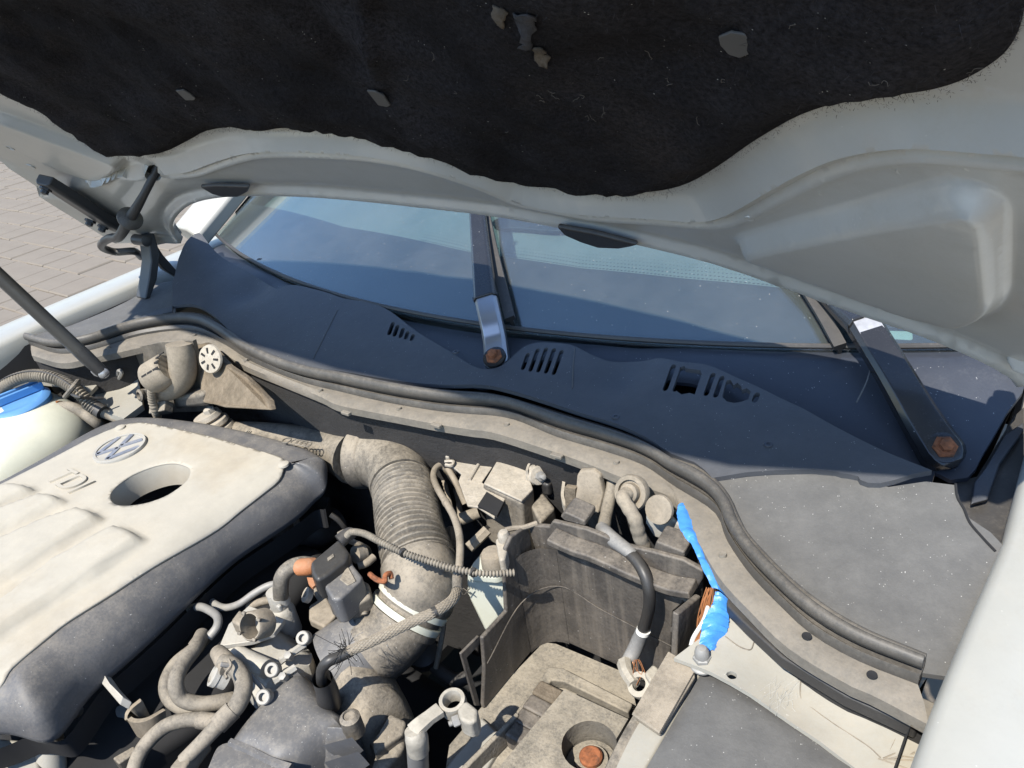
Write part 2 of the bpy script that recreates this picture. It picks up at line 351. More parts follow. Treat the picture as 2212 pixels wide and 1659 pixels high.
seal_front_px = [zD(200, 575), zD(380, 628), zD(560, 610), zD(700, 572), zD(900, 512), zD(1130, 480), zD(1280, 492), zD(1450, 572), zD(1600, 668), zD(1800, 760), zD(2000, 828), zE(0, 872), zE(200, 920), zE(400, 960), zE(640, 998), zE(850, 1018), zE(1000, 1028), zE(1150, 1062), zE(1400, 1165), zE(1700, 1255), zE(1950, 1345), zE(2150, 1480), zK(220, 0), zK(300, 180), zK(450, 400), zK(640, 600), zK(850, 790), zK(1150, 960), zK(1530, 1110)]
SR = res([W(p, ZS) for p in seal_rear_px], 120); SF = res([W(p, ZS-.012) for p in seal_front_px], 120)
flange_px = [zD(205, 640), zD(400, 690), zD(590, 655), zD(760, 622), zD(900, 590), zD(1100, 552), zD(1250, 560), zD(1380, 592), zD(1560, 700), zD(1800, 800), zD(2060, 905), zE(0, 962), zE(400, 1040), zE(640, 1085), zE(850, 1118), zE(1000, 1140), zE(1370, 1258), zE(1600, 1340), zE(1800, 1420), zE(2000, 1502), zE(2150, 1562), zK(50, 90), zK(110, 180), zK(250, 420), zK(450, 640), zK(700, 880), zK(1080, 1110), zK(1260, 1190), zK(1600, 1370)]
ZFL = .936
FL = res([W(p, ZFL) for p in flange_px], 120)
gbase_px = [(478, 500), (500, 552), (600, 611), (750, 650), (900, 680), (1100, 710), (1300, 745), (1500, 766), (1700, 785), (1900, 796), (2050, 795), (2172, 780)]
GB = [W(p, .985+.01*(abs(i-6)/6)**2) for i, p in enumerate(gbase_px)]
def yb(x): return .097+.30*np.asarray(x)**2
def zg(x, y): return .986+.50*(y-yb(x))*(1+.0*x)+.02*np.asarray(x)**2
def hump(x, y): return .055*np.exp(-((np.asarray(x)+.64)/.085)**2)*sst(y, .02, .15)
def zc(x, y):
    x = np.asarray(x, float); y = np.asarray(y, float)
    z = .953+.26*np.clip(y+.045, -.02, .2)+hump(x, y)
    z -= .012*np.exp(-((x+.37)/.045)**2-((y-.075)/.04)**2)
    z -= .013*np.exp(-((x-.33)/.04)**2-((y-.065)/.045)**2)
    return z
def zr(x, y):
    x = np.asarray(x, float); y = np.asarray(y, float)
    return np.minimum(zc(x, y)-.014*(1-sst(x, .46, .60))-.0015, zg(x, y)-.006+.6*np.clip(yb(x)-y, 0, .03))
def zp(x, y): return np.interp(np.asarray(y), [-.17, -.10, -.03, 0, .06], [.936, .939, .951, .9595, .972])+0*np.asarray(x)

# ------------------------------------------------------------------ car body
car = thing('car', 'pale silver-beige car body with front wings, bulkhead, screen pillars and roof', 'car')
def fender(sg):
    ys = np.linspace(-1.0, .42, 60); g = G(); V = []
    e0 = [W(p, .956) for p in ((2172, 1170), (2100, 1335), (2030, 1500), (1972, 1655))]
    ey = [p[1] for p in e0][::-1]; ex = [p[0] for p in e0][::-1]
    sl_ = (ex[1]-ex[0])/(ey[1]-ey[0])
    prof = [(-.004, -.085), (-.0038, -.05), (-.0034, -.027), (-.002, -.006), (.002, .000), (.007, .0025), (.03, .003), (.07, .001), (.105, -.006), (.14, -.022), (.165, -.05), (.175, -.095), (.180, -.20), (.182, -.34), (.180, -.34)]
    for y in ys:
        x0 = np.interp(y, ey, ex)+min(0, (y-ey[0]))*.10; z0 = .956+.05*min(0, y+.15)-.06*min(0, y+.45)**2+.02*max(0, y)
        V += [(sg*(x0+a), y, z0+b) for a, b in prof]
    n = len(prof); F = [(i*n+j, i*n+j+1, (i+1)*n+j+1, (i+1)*n+j) for i in range(len(ys)-1) for j in range(n-1)]
    return g.add(V, F)
for sg in (1, -1):
    o = part(car, 'wing', fender(sg), M_paint, ang=60)
    s_ = o.modifiers.new('thickness', 'SOLIDIFY'); s_.thickness = .0015
# flange of the bulkhead and its front face
g = G(); V = []
for a, b, c in zip(SR, SF, FL):
    q = a*.5+b*.5; V += [(*q[:2], ZS-.010), (*b[:2], ZS-.012), (*(b*.45+c*.55)[:2], ZFL+.004), (*c[:2], ZFL), (*c[:2], ZFL-.010)]
g.add(V, [(i*5+j, i*5+j+1, i*5+6+j, i*5+5+j) for i in range(119) for j in range(4)])
fl = part(car, 'bulkhead_flange', g, M_flange, ang=50)
g = G(); V = []
for i, c in enumerate(FL):
    s_ = c*.75+SR[i]*.25
    V += [(s_[0], s_[1], ZFL-.012), (s_[0], s_[1]+.004, .86), (s_[0]*.98, s_[1]+.03, .70), (s_[0]*.96, s_[1]+.05, .45)]
g.add(V, [(i*4+j, i*4+j+1, i*4+5+j, i*4+4+j) for i in range(119) for j in range(3)])
part(car, 'bulkhead', g, M_fire)
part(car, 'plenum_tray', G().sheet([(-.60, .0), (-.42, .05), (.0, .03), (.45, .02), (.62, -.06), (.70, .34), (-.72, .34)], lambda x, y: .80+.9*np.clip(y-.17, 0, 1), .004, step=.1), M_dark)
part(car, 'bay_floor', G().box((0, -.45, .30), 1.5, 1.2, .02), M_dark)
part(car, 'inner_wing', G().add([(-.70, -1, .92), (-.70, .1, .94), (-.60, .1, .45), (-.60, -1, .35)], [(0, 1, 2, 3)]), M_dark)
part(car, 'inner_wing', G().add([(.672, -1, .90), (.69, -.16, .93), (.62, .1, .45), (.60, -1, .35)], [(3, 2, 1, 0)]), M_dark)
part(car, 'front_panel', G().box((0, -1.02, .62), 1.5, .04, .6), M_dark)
# pillars, roof, side panels
for sg in (-1, 1):
    g = G(); a = np.array([sg*.725, .20, 1.00]); b = np.array([sg*.60, 1.02, 1.45])
    g.tube([a, a*.5+b*.5+np.array([0, 0, .02]), b], .042, n=12, upv=(0, -.4, 1), prof=[(-1, -.5), (1, -.5), (1.1, .2), (.5, .6), (-.6, .6), (-1.1, .2)])
    part(car, 'screen_pillar', g, M_paint, bev=.006)
part(car, 'roof', G().sheet([(-.62, .98), (.62, .98), (.60, 2.2), (-.60, 2.2)], lambda x, y: 1.47-.06*x**2-.05*(y-1.6)**2, .03, step=.1), M_paint)

# ------------------------------------------------------------------ windscreen and what lies behind it
ws = thing('windscreen', 'dusty laminated windscreen with black border above the cowl cover', 'windscreen')
xs = np.linspace(-.69, .69, 40); ol = [(x, float(yb(x))-.004) for x in xs]+[(x*.86, .98-.10*x*x) for x in xs[::-1]]
part(ws, 'pane', G().sheet(ol, zg, .004, step=.04), M_glass, ang=60)
frit_px = [(500, 425), (514, 437), (743, 490), (1017, 545), (1250, 578), (1469, 600), (1711, 623), (1900, 640), (2100, 655)]
fr = sorted([HF(p, lambda x, y: zg(x, y)-.006) for p in frit_px], key=lambda q: q[0])
fx = [q[0] for q in fr]; fy = [q[1] for q in fr]
vin = [HF(p, lambda x, y: zg(x, y)-.006) for p in rnd([zF(1190, 455), zF(1495, 465), zF(1500, 540), zF(1200, 520)], 8)]
ol = [(x, float(yb(x))-.002) for x in xs]+[(x, float(np.interp(x, fx, fy))) for x in xs[::-1]]
part(ws, 'black_border', G().sheet(ol, lambda x, y: zg(x, y)-.0065, .001, holes=[vin], step=.03), M_frit)
M_vin = mat('pale_plate', (.22, .28, .27), .5, var=.05)
part(ws, 'number_plate_strip', G().prism([HF(p, lambda x, y: zg(x, y)-.012) for p in (zF(1150, 440), zF(1520, 450), zF(1520, 560), zF(1150, 545))], (0, 0, -.002)), M_vin)
# black and chrome edge trim along the base of the glass
part(ws, 'lower_trim', G().tube([(x, float(yb(x))-.004, float(zg(x, yb(x)))+.001) for x in np.linspace(-.70, .70, 30)], .0032, n=8, sub=3), M_black)
# small dots along the black border
g = G()
for x in np.arange(-.1, .56, .005):
    for k in range(5):
        y = float(np.interp(x, fx, fy))+.002+k*.005; r_ = .0020-.0003*k; z = float(zg(x, y))-.0065
        a = x+(.0025 if k % 2 else 0)
        g.add([(a-r_, y, z), (a, y-r_, z), (a+r_, y, z), (a, y+r_, z)], [(0, 1, 2, 3)])
part(ws, 'dotted_border', g, M_frit, kind='stuff')
da = thing('dashboard', 'dark grey dashboard seen through the windscreen', 'dashboard')
part(da, 'top', G().sheet([(-.66, .22), (0, .115), (.66, .22), (.68, .75), (-.68, .75)], lambda x, y: .955+.10*sst(y, .12, .5)+.03*np.exp(-((x-.35)/.15)**2-((y-.55)/.1)**2), .02, step=.04), M_dash)
dash_h = lambda x, y: .955+.10*sst(y, .12, .5)
part(da, 'instrument_hood', G().prism([HF(p, lambda x, y: float(dash_h(x, y))+.012) for p in smooth_poly([(1060, 478), (1100, 462), (1160, 462), (1210, 478), (1230, 496), (1190, 500), (1120, 494), (1075, 492)], 3, True)], (0, .03, -.03)), M_frit, bev=.006)
part(da, 'face', G().box((0, .80, .80), 1.36, .06, .44), M_dark)
cb = thing('cabin_lining', 'dark interior lining of the cabin behind the windscreen', 'interior')
part(cb, 'rear_wall', G().box((0, 2.15, .95), 1.2, .03, 1.0), M_dark)
part(cb, 'side_wall', G().add([(.66, .3, .5), (.66, 2.15, .5), (.60, 2.15, 1.42), (.62, 1.0, 1.42), (.70, .3, 1.02)], [(0, 1, 2, 3, 4)]), M_dark)
part(cb, 'side_wall', G().add([(-.66, .3, .5), (-.66, 2.15, .5), (-.60, 2.15, 1.42), (-.62, 1.0, 1.42), (-.70, .3, 1.02)], [(4, 3, 2, 1, 0)]), M_dark)
sw = thing('steering_wheel', 'black steering wheel behind the windscreen', 'steering wheel')
c = np.array([.34, .82, 1.06]); ax = _n([0, .85, .55]); u = np.array([1., 0, 0]); v = np.cross(ax, u)
part(sw, 'rim', G().tube([c+.185*(u*math.cos(t)+v*math.sin(t)) for t in np.linspace(0, 2*math.pi, 25)], .016, n=10, sub=2), M_black)
part(sw, 'hub', G().lathe(c+ax*.0, ax, [(.02, .03), (.07, .02), (.08, -.01), (.06, -.03)], 20), M_black)
for t in (0.1, math.pi-.1, -math.pi/2): part(sw, 'spoke', G().tube([c, c+.18*(u*math.cos(t)+v*math.sin(t))], .014, n=8, sub=3), M_black)

# ------------------------------------------------------------------ cowl cover
wavy_px = [(385, 560), (402, 522), (430, 503), (452, 528), (480, 556), (540, 590), (575, 612), (600, 625), (612, 618), (640, 616), (700, 630), (745, 645), zE(200, 300), zE(330, 360), zE(500, 490), zE(700, 610), zE(830, 695), zE(910, 725), zE(990, 722), zE(1060, 690), zE(1160, 600), zE(1230, 565), zE(1310, 555), zE(1480, 570), zE(1560, 605), zE(1640, 645), zE(1750, 680), zE(1900, 680), zE(1990, 668), zE(2060, 655), zF(0, 680), zF(120, 690), zF(220, 715), zF(350, 775), zF(500, 840), zF(650, 915), zF(800, 985), zF(950, 1070), zF(1150, 1175), zF(1350, 1270), zF(1600, 1370)]
crack_px = [zF(1620, 1378), zF(1500, 1400), zF(1380, 1440), zF(1290, 1460), zF(1210, 1458), zF(1160, 1440), zF(1145, 1415), zF(1080, 1402), zF(1040, 1398), zF(1000, 1385), zF(850, 1372), zF(600, 1378), zF(430, 1390), zF(280, 1415)]
WV = [HF(p, zc) for p in smooth_poly(wavy_px, 3)]; CR = [HF(p, zc) for p in crack_px]
nS = 92   # seal samples up to the crack
i1 = int(np.argmin([np.hypot(p[0]-CR[-1][0], p[1]-CR[-1][1]) for p in SR]))
fc = [tuple(p[:2]) for p in WV]+[tuple(p[:2]) for p in CR]+[(p[0], p[1]-.006) for p in SR[:i1][::-1] if p[0] > -.55]+[tuple(HF(p, zc)[:2]) for p in ((372, 672), (372, 610))]
cow = thing('cowl_cover', 'dark grey plastic cowl cover with slotted vents between rubber seal and windscreen', 'cowl cover')
def slot(f, x, y, hgt, wd, lean=.36):
    P = []; a = hgt/2-wd/2
    for s_, k0 in ((1, 0), (-1, 6)):
        for k in range(6):
            t = math.pi*k/5; q = (math.cos(t)*wd/2*s_, -s_*a-math.sin(t)*wd/2*s_); P.append((x+q[0]-lean*q[1], y+q[1]))
    return [HF(f(*p), zc)[:2] for p in P]
holes = [slot(zE, *s_) for s_ in ((328, 466, 86, 26), (360, 480, 76, 26), (397, 494, 66, 25), (429, 509, 54, 25), (465, 524, 44, 25), (1192, 677, 110, 27), (1248, 668, 150, 27), (1300, 668, 160, 27), (1350, 674, 164, 27), (1400, 684, 162, 27), (2118, 782, 172, 34), (2180, 790, 165, 34))]
holes += [slot(zF, *s_) for s_ in ((190, 825, 150, 34), (250, 840, 140, 34), (488, 910, 66, 40))]
holes += [[HF(zF(*p), zc)[:2] for p in ((0, 715), (60, 725), (130, 735), (140, 760), (125, 800), (105, 860), (95, 890), (60, 880), (10, 890), (-20, 870), (-15, 800))],
          [HF(zF(*p), zc)[:2] for p in ((300, 800), (325, 795), (345, 830), (370, 815), (392, 835), (400, 860), (430, 850), (455, 870), (440, 920), (400, 935), (350, 945), (300, 935), (272, 905), (285, 850))]]
part(cow, 'front_cover', G().sheet(fc, zc, .005, holes=holes, step=.009), M_cowl, ang=50)
rp = [tuple(q[:2]) for q in WV if q[0] > -.60]; rp = [(x, y-.012) for x, y in rp]
rr_ = [HF(p, zr)[:2] for p in (zF(1640, 1390), zF(1740, 1440), zF(1850, 1425), zF(1900, 1370), zF(1950, 1270), zF(2010, 1170), zF(2100, 1010), zF(2200, 880))]
rp = rp+[tuple(p) for p in rr_]+[(x, float(yb(x))-.006) for x in np.linspace(.70, -.63, 40)]
part(cow, 'rear_panel', G().sheet(rp, zr, .004, step=.012), M_cowl2, ang=50)
i2 = i1-4
pd = [(p[0], p[1]-.006) for p in SR[i2:]]+[tuple(HF(p, zp)[:2]) for p in ((2050, 1462), (2085, 1390), (2135, 1275), (2178, 1190), (2140, 1150), (2095, 1120), (2075, 1085), (2064, 1048), (2000, 1040), (1920, 1052), (1850, 1036), (1760, 1020), (1680, 1014), (1600, 1018), (1560, 1025))]
part(cow, 'end_panel', G().sheet(pd, zp, .004, step=.016), M_pad, ang=50, label='sun-faded grey end panel of the cowl beside the wing')
pl3 = [tuple(W(p, .945)[:2]) for p in ((380, 690), (378, 612), (340, 618), (300, 640), (240, 668), (150, 705), (80, 722))]+[(p[0], p[1]-.006) for p in SR[2:36] if W((372, 640), .945)[0] > p[0]]
part(cow, 'end_panel', G().sheet(pl3, lambda x, y: .9455+.05*np.clip(y-.0, 0, .1)+0*x, .004, step=.02), M_pad, ang=50)
pd2 = [tuple(W(p, .925)[:2]) for p in ((2062, 1040), (2085, 1120), (2155, 1195), (2172, 1165), (2212, 1040), (2212, 880), (2190, 900), (2110, 1030))]
part(cow, 'hinge_well', G().sheet(pd2, lambda x, y: .925+0*x, .004, step=.03), M_black)
part(cow, 'end_flap', G().prism([W(p, .934) for p in (zF(1890, 1450), zF(1960, 1360), zF(2080, 1150), zF(2212, 1060), zF(2212, 1120), zF(2060, 1330), zF(1980, 1560), zF(1870, 1590))], (0, 0, -.004)), M_cowl, bev=.002)

# ------------------------------------------------------------------ rubber seal
sealT = thing('rubber_seal', 'long black rubber bonnet seal snaking along the bulkhead edge', 'seal')
g = G(); V = []; sec = [(0, 0), (.0, .006), (.07, .010), (.11, .010), (.13, .003), (.22, .003), (.25, .007), (.33, .007), (.43, .007), (.54, .007), (.62, .006), (.65, .004), (.68, .004), (.72, .010), (.80, .012), (.91, .012), (1.0, .008), (1.0, -.006), (0.02, -.006)]
for a, b in zip(SR, SF):
    for (t, h) in sec: q = b+(a-b)*t; V.append((q[0], q[1], ZS-.014+h))
n = len(sec); g.add(V, [(i*n+j, i*n+(j+1) % n, (i+1)*n+(j+1) % n, (i+1)*n+j) for i in range(119) for j in range(n)]+[tuple(range(n)), tuple(119*n+j for j in range(n))[::-1]])
part(sealT, 'base_strip', g, M_rubber, ang=35)
wdt = np.linalg.norm(SR-SF, axis=1)
for t_, zo, k_, nm in ((.40, .016, .17, 'main_bulb'), (.80, .013, .11, 'rear_lip'), (.10, -.002, .07, 'front_lip')):
    Pc = [(*(SF[i_]+(SR[i_]-SF[i_])*t_)[:2], ZS-.014+zo) for i_ in range(0, 120, 2)]+[(*(SF[119]+(SR[119]-SF[119])*t_)[:2], ZS-.014+zo)]
    rr_ = [float(np.clip(wdt[i_], .018, .04)*k_) for i_ in range(0, 120, 2)]+[float(np.clip(wdt[119], .018, .04)*k_)]
    part(sealT, nm, G().tube(Pc, rr_, n=12, sub=3, upv=(0, 0, 1), prof=[(math.cos(q_), (1.45 if nm == 'main_bulb' else 1.3)*math.sin(q_)) for q_ in np.linspace(0, 2*math.pi, 15)[:-1]]), M_rubber, ang=60)
# ------------------------------------------------------------------ raised bonnet, hinged at the cowl
_a = math.radians(43); HO = np.array([0, .175, 1.043]); HU = np.array([1., 0, 0]); HV = np.array([0, -math.cos(_a), math.sin(_a)]); HN = np.array([0, -math.sin(_a), -math.cos(_a)])
def crown(u): return .060*np.abs(np.asarray(u)/.69)**2.5
def HP(p, off=0.):
    d = ray(p); lo, hi = .05, 4.
    for _ in range(44):
        m = (lo+hi)/2; q = CAM+d*m-HO
        if q.dot(HN) > float(crown(q[0]))+off: lo = m
        else: hi = m
    q = CAM+d*lo-HO; return np.array([q[0], q.dot(HV)])
HFR = (HO, HU, HV, HN)
def HW(uv, off=0.): return HO+HU*uv[0]+HV*uv[1]+HN*(float(crown(uv[0]))+off)
rear_px = [(345, 508), (397, 509), (386, 490), (380, 468), (392, 445), (420, 422), (470, 408), (550, 402), (700, 404), (900, 421), (1100, 443), (1300, 480), (1500, 524), (1600, 553), (1700, 587), (1850, 640), (2000, 690), (2100, 731), (2180, 772), (2205, 800)]
RE = [HP(p, -.011) for p in smooth_poly(rear_px, 3)]
hood_ol = [(-.62, .028), (-.70, .04), (-.70, .95), (.745, .95), (.745, .05)]
hood_ol = [tuple(p) for p in RE]+[(.745, .09), (.735, .3), (.718, .45), (.70, .53), (.63, .67), (.53, .86), (.46, .92), (.3, .97), (.1, 1.01), (0, 1.035), (-.2, 1.01), (-.37, .974), (-.5, .90), (-.576, .844), (-.63, .6), (-.666, .318), (-.712, .207), (-.762, .066), (-.70, .048)]
felt_px = [(-300, 60), (-120, 150), (0, 212), (60, 240), (140, 290), (200, 330), (260, 350), (340, 346), (400, 320), (440, 300), (500, 292), (560, 295), (700, 300), (800, 320), (900, 345), (980, 370), (1060, 395), (1150, 415), (1250, 432), (1350, 440), (1420, 437), (1480, 422), (1540, 390), (1600, 350), (1650, 320), (1720, 285), (1800, 262), (1880, 252), (1960, 245), (2020, 235), (2080, 215), (2140, 180), (2170, 150), (2190, 110), (2200, 60)]
FE = [HP(p) for p in smooth_poly(felt_px, 3)]
felt_ol = [tuple(p) for p in FE if p[1] < .9]+[(.676, .555), (.56, .75), (.48, .87), (-.40, .87), (-.46, .60)]
c1_px = [(-200, 230), (0, 245), (120, 300), (250, 360), (350, 372), (400, 366), (450, 347), (520, 326), (600, 321), (740, 326), (850, 341), (950, 367), (1050, 402), (1130, 436), (1250, 456), (1400, 464), (1500, 470), (1560, 455), (1640, 408), (1720, 362), (1800, 328), (1900, 308), (2000, 305), (2212, 320)]
C1 = sorted([tuple(HP(p)) for p in smooth_poly(c1_px[4:], 3)], key=lambda q: q[0]); c1u = np.array([q[0] for q in C1]); c1v = np.array([q[1] for q in C1])
def polyd(u, v, P, closed=True):
    """distance to a polyline"""
    u = np.atleast_1d(np.asarray(u, float)); v = np.atleast_1d(np.asarray(v, float)); d = np.full(u.shape, 9.)
    P = [np.array(p) for p in P]
    for a, b in zip(P, P[1:]+(P[:1] if closed else [])):
        w_ = b-a; t = np.clip(((u-a[0])*w_[0]+(v-a[1])*w_[1])/(w_.dot(w_)+1e-12), 0, 1); d = np.minimum(d, np.hypot(u-a[0]-t*w_[0], v-a[1]-t*w_[1]))
    return d
def sdist(u, v, P): d = polyd(u, v, P); return np.where(inpoly(np.c_[np.atleast_1d(u), np.atleast_1d(v)], np.array(P)), d, -d)
bossR = [HP(p) for p in rnd([(1585, 520), (2075, 392), (2155, 420), (2160, 640), (2095, 682), (1960, 650)], 45)]
bossL = [HP(p) for p in rnd([(-120, 235), (0, 262), (270, 362), (215, 400), (100, 360), (0, 310), (-120, 270)], 30)]
def hood_h(u, v):
    u = np.atleast_1d(np.asarray(u, float)); v = np.atleast_1d(np.asarray(v, float)); z = crown(u).copy()
    d = np.sign(v-np.interp(u, c1u, c1v))*polyd(u, v, C1, False)
    z += -.012*sst(d, -.004, .022)                               # the middle lies deeper than the rear rim
    z += .0022*np.exp(-((d+.004)/.0028)**2)-.0022*np.exp(-((d+.011)/.003)**2)+.0016*np.exp(-((d+.018)/.003)**2)
    z += .016*sst(sdist(u, v, bossR), -.008, .008)
    z += .014*sst(sdist(u, v, bossL), -.008, .008)
    dr = polyd(u, v, RE, False); z += .006*np.exp(-((dr-.004)/.007)**2)-.003*np.exp(-((dr-.020)/.006)**2)
    z += .005*sst(-u-.66, 0, .012)
    return z
hole = [HP(p) for p in rnd([(312, 375), (335, 371), (350, 379), (346, 390), (325, 391), (313, 384)], 6)]
hood = thing('car_bonnet', 'raised pale beige bonnet seen from below with black felt lining', 'bonnet')
exu = []; _c = res([(*q, 0) for q in C1], 420)[:, :2]; _t = np.gradient(_c, axis=0); _t /= np.linalg.norm(_t, axis=1)[:, None]
for q, t_ in zip(_c, _t):
    for k in (-.024, -.021, -.018, -.0145, -.011, -.0075, -.004, -.001, .003, .008, .015, .022): exu.append(q+np.array([-t_[1], t_[0]])*k)
rng2 = np.random.default_rng(3)
ex2 = []
for P, k in ((bossR, .004), (bossL, .005)):
    Pn = np.array(P); c_ = Pn.mean(0)
    for a, b in zip(Pn, np.roll(Pn, -1, 0)):
        m = max(1, int(np.linalg.norm(b-a)/.006)); nn_ = np.array([b[1]-a[1], a[0]-b[0]]); nn_ /= np.linalg.norm(nn_)+1e-9
        for j in range(m):
            for o_ in (-.0095, -.0065, -.003, 0, .003, .0065, .0095): ex2.append(a+(b-a)*j/m+nn_*o_)
for a, b in zip(RE, RE[1:]):
    m = max(1, int(np.linalg.norm(b-a)/.008)); nn_ = np.array([-(b[1]-a[1]), b[0]-a[0]]); nn_ /= np.linalg.norm(nn_)+1e-9
    for j in range(m):
        for o_ in (.005, .010, .015, .020, .026): ex2.append(a+(b-a)*j/m+nn_*o_)
g = G().sheet(hood_ol, hood_h, .009, holes=[hole], step=.012, frame=HFR, extra=exu+ex2, jit=.02)
part(hood, 'inner_panel', g, M_paint_in, ang=55)
part(hood, 'outer_skin', G().sheet([(u*1.0+(0.006 if u > 0 else -.006), v+.002 if v < .5 else v+.01) for u, v in hood_ol], lambda u, v: crown(u)-.0245+.013*np.exp(-(polyd(u, v, RE, False)/.03)**2), .002, step=.05, frame=HFR), M_paint, ang=60)
def felt_h(u, v):
    u = np.atleast_1d(u); v = np.atleast_1d(v); d = np.maximum(sdist(u, v, felt_ol), 0)
    z = crown(u)-.012*sst(v-np.interp(u, c1u, c1v), -.004, .022)+.0015+.013*sst(d, 0, .022)
    z += .020*np.array([noise.noise(Vector((a*9, b*9, .3))) for a, b in zip(u, v)])*sst(d, .01, .08)
    z += .0045*np.array([noise.noise(Vector((a*34, b*34, 2.3)))+.6*noise.noise(Vector((a*80, b*80, 5.3))) for a, b in zip(u, v)])*sst(d, .0, .02)
    for (A, B, dep, wd) in ((HP((610, -20)), HP((740, 130)), -.012, .014), (HP((770, 0)), HP((815, 185)), .008, .006)):
        z += dep*np.exp(-(polyd(u, v, [A, B], False)/wd)**2)
    return np.maximum(z, crown(u)-.012*sst(v-np.interp(u, c1u, c1v), -.004, .022)+.0015)
felt = part(hood, 'felt_lining', G().sheet(felt_ol, felt_h, .006, step=.0085, frame=HFR), M_felt, ang=180)
# fibres standing out of the felt and along its rim
g = G(); nf = 0
F_ = np.array(felt_ol)
umx = np.random.default_rng(5).uniform([-.44, .26], [.70, .62], (60000, 2)); umx = umx[inpoly(umx, F_)]
sel = umx[:14000]; zf = felt_h(sel[:, 0], sel[:, 1])
for (u, v), z in zip(sel, zf):
    p0 = HO+HU*u+HV*v+HN*(z-.001); L_ = rng.uniform(.002, .006); r6 = rng.normal(0, 1, 8)
    d = HN*(.6+.2*r6[0])+HU*r6[1]*.8+HV*r6[2]*.8; d = d/math.sqrt(d.dot(d)); s_ = np.array([d[1]*r6[3]-d[2]*r6[4], d[2]*r6[5]-d[0]*r6[3], d[0]*r6[4]-d[1]*r6[5]]); s_ = s_/math.sqrt(s_.dot(s_)+1e-9)*.00010
    p1 = p0+d*L_*.55; p2 = p1+(d+r6[5:8]*.4)*L_*.4
    g.add([p0-s_, p0+s_, p1+s_*.8, p1-s_*.8, p2], [(0, 1, 2, 3), (3, 2, 4)])
FEn = np.array(FE); FEn = FEn[FEn[:, 1] < .64]
for a, b in zip(FEn, FEn[1:]):
    m = int(np.linalg.norm(b-a)/.0004)
    for j in range(m):
        q = a+(b-a)*rng.uniform()+np.array([0, rng.uniform(0, .007)])
        z = crown(q[0])-.006; p0 = HO+HU*q[0]+HV*q[1]+HN*(float(z)+rng.uniform(-.004, .003)); dd = np.array([b[1]-a[1], -(b[0]-a[0])]); dd /= np.linalg.norm(dd)+1e-9
        d = _n(-(HU*-dd[0]+HV*-dd[1])*rng.uniform(.3, 1)+HN*rng.normal(0, .5)+rng.normal(0, .45, 3)); L_ = rng.uniform(.0012, .0042)*(.5 if q[0] > .45 else 1); s_ = _n(np.cross(d, HN+.01))*.00012
        p1 = p0+d*L_*.6; p2 = p1+_n(d+rng.normal(0, .5, 3))*L_*.5; g.add([p0-s_, p0+s_, p1+s_*.7, p1-s_*.7, p2], [(0, 1, 2, 3), (3, 2, 4)])
fb = part(hood, 'felt_fibres', g, M_fibre, kind='stuff')
g = G()
for p in ((1190, 560-520+150), (1255, 205), (1265, 255), (1300, 260), (1180, 205), (1210, 215), (880, 155), (1095, 265), (1710, 60), (2080, 190), (1905, 150), (1290, 155), (430, 240), (300, 110), (60, 190), (1390, 130), (1450, 190), (1560, 170), (1000, 180), (930, 110), (1500, 250)):
    for k in range(rng.integers(1, 3)):
        uv = HP((p[0]+rng.normal(0, 6), p[1]+rng.normal(0, 6))); z = float(felt_h([uv[0]], [uv[1]])[0])+.001; c_ = HO+HU*uv[0]+HV*uv[1]+HN*z; a0 = rng.uniform(0, 6.28); P = [c_]
        for q in range(5): a0 += rng.normal(0, .7); P.append(P[-1]+(HU*math.cos(a0)+HV*math.sin(a0))*rng.uniform(.0006, .0022)+HN*rng.normal(.0001, .0005))
        g.tube(P, .00016, n=4, sub=2)
part(hood, 'lint_threads', g, M_lint, kind='stuff')
M_torn = mat('torn_felt', (.040, .039, .042), .97, var=.6, nscale=60, bump=1., bscale=300)
M_torn2 = mat('torn_felt_tan', (.085, .068, .05), .97, var=.5, nscale=60, bump=1., bscale=300)
def patch(px, m, nm):
    P = [HP(p) for p in px]
    P = [p+rng.normal(0, .0012, 2) for p in smooth_poly(P, 4, True)]
    part(hood, nm, G().sheet(P, lambda u, v: felt_h(u, v)+.0022+.001*np.sin(u*900)*np.sin(v*800), .001, step=.004, frame=HFR), m, ang=180)
patch([zB(1150, -10), zB(1290, -10), zB(1290, 60), zB(1270, 160), zB(1240, 235), zB(1205, 190), zB(1205, 110), zB(1160, 50)], M_torn, 'torn_patch')
patch([zB(1275, 215), zB(1330, 225), zB(1345, 280), zB(1370, 320), zB(1340, 350), zB(1300, 320)], M_torn2, 'torn_patch')
patch([zB(1010, -20), zB(1090, -20), zB(1095, 40), zB(1080, 75), zB(1040, 50)], M_torn2, 'torn_patch')
M_fade = mat('faded_felt', (.05, .052, .062), .95, var=.4, nscale=90, bump=1., bscale=420, spec=.1)
# clips that hold the felt
for px in ([(380, 193), (396, 191), (412, 200), (424, 210), (420, 214), (402, 214)], [(793, 192), (812, 194), (832, 205), (845, 224), (838, 228), (818, 224)], [(1553, 74), (1580, 63), (1610, 68), (1638, 92), (1634, 106), (1600, 120), (1575, 112), (1557, 92)]):
    zc_ = float(felt_h(*[np.array([q]) for q in np.mean([HP(p) for p in px], 0)])[0]-crown(np.mean([HP(p) for p in px], 0)[0]))+.0012; P = [HW(HP(p, zc_), zc_) for p in px]; part(hood, 'felt_clip', G().prism(P, HN*.0018), M_clip, bev=.001)
    cc = sum(P)/len(P); part(hood, 'clip_stem', G().tube([cc-HN*.008, cc], .004, n=8, sub=1), M_clip)
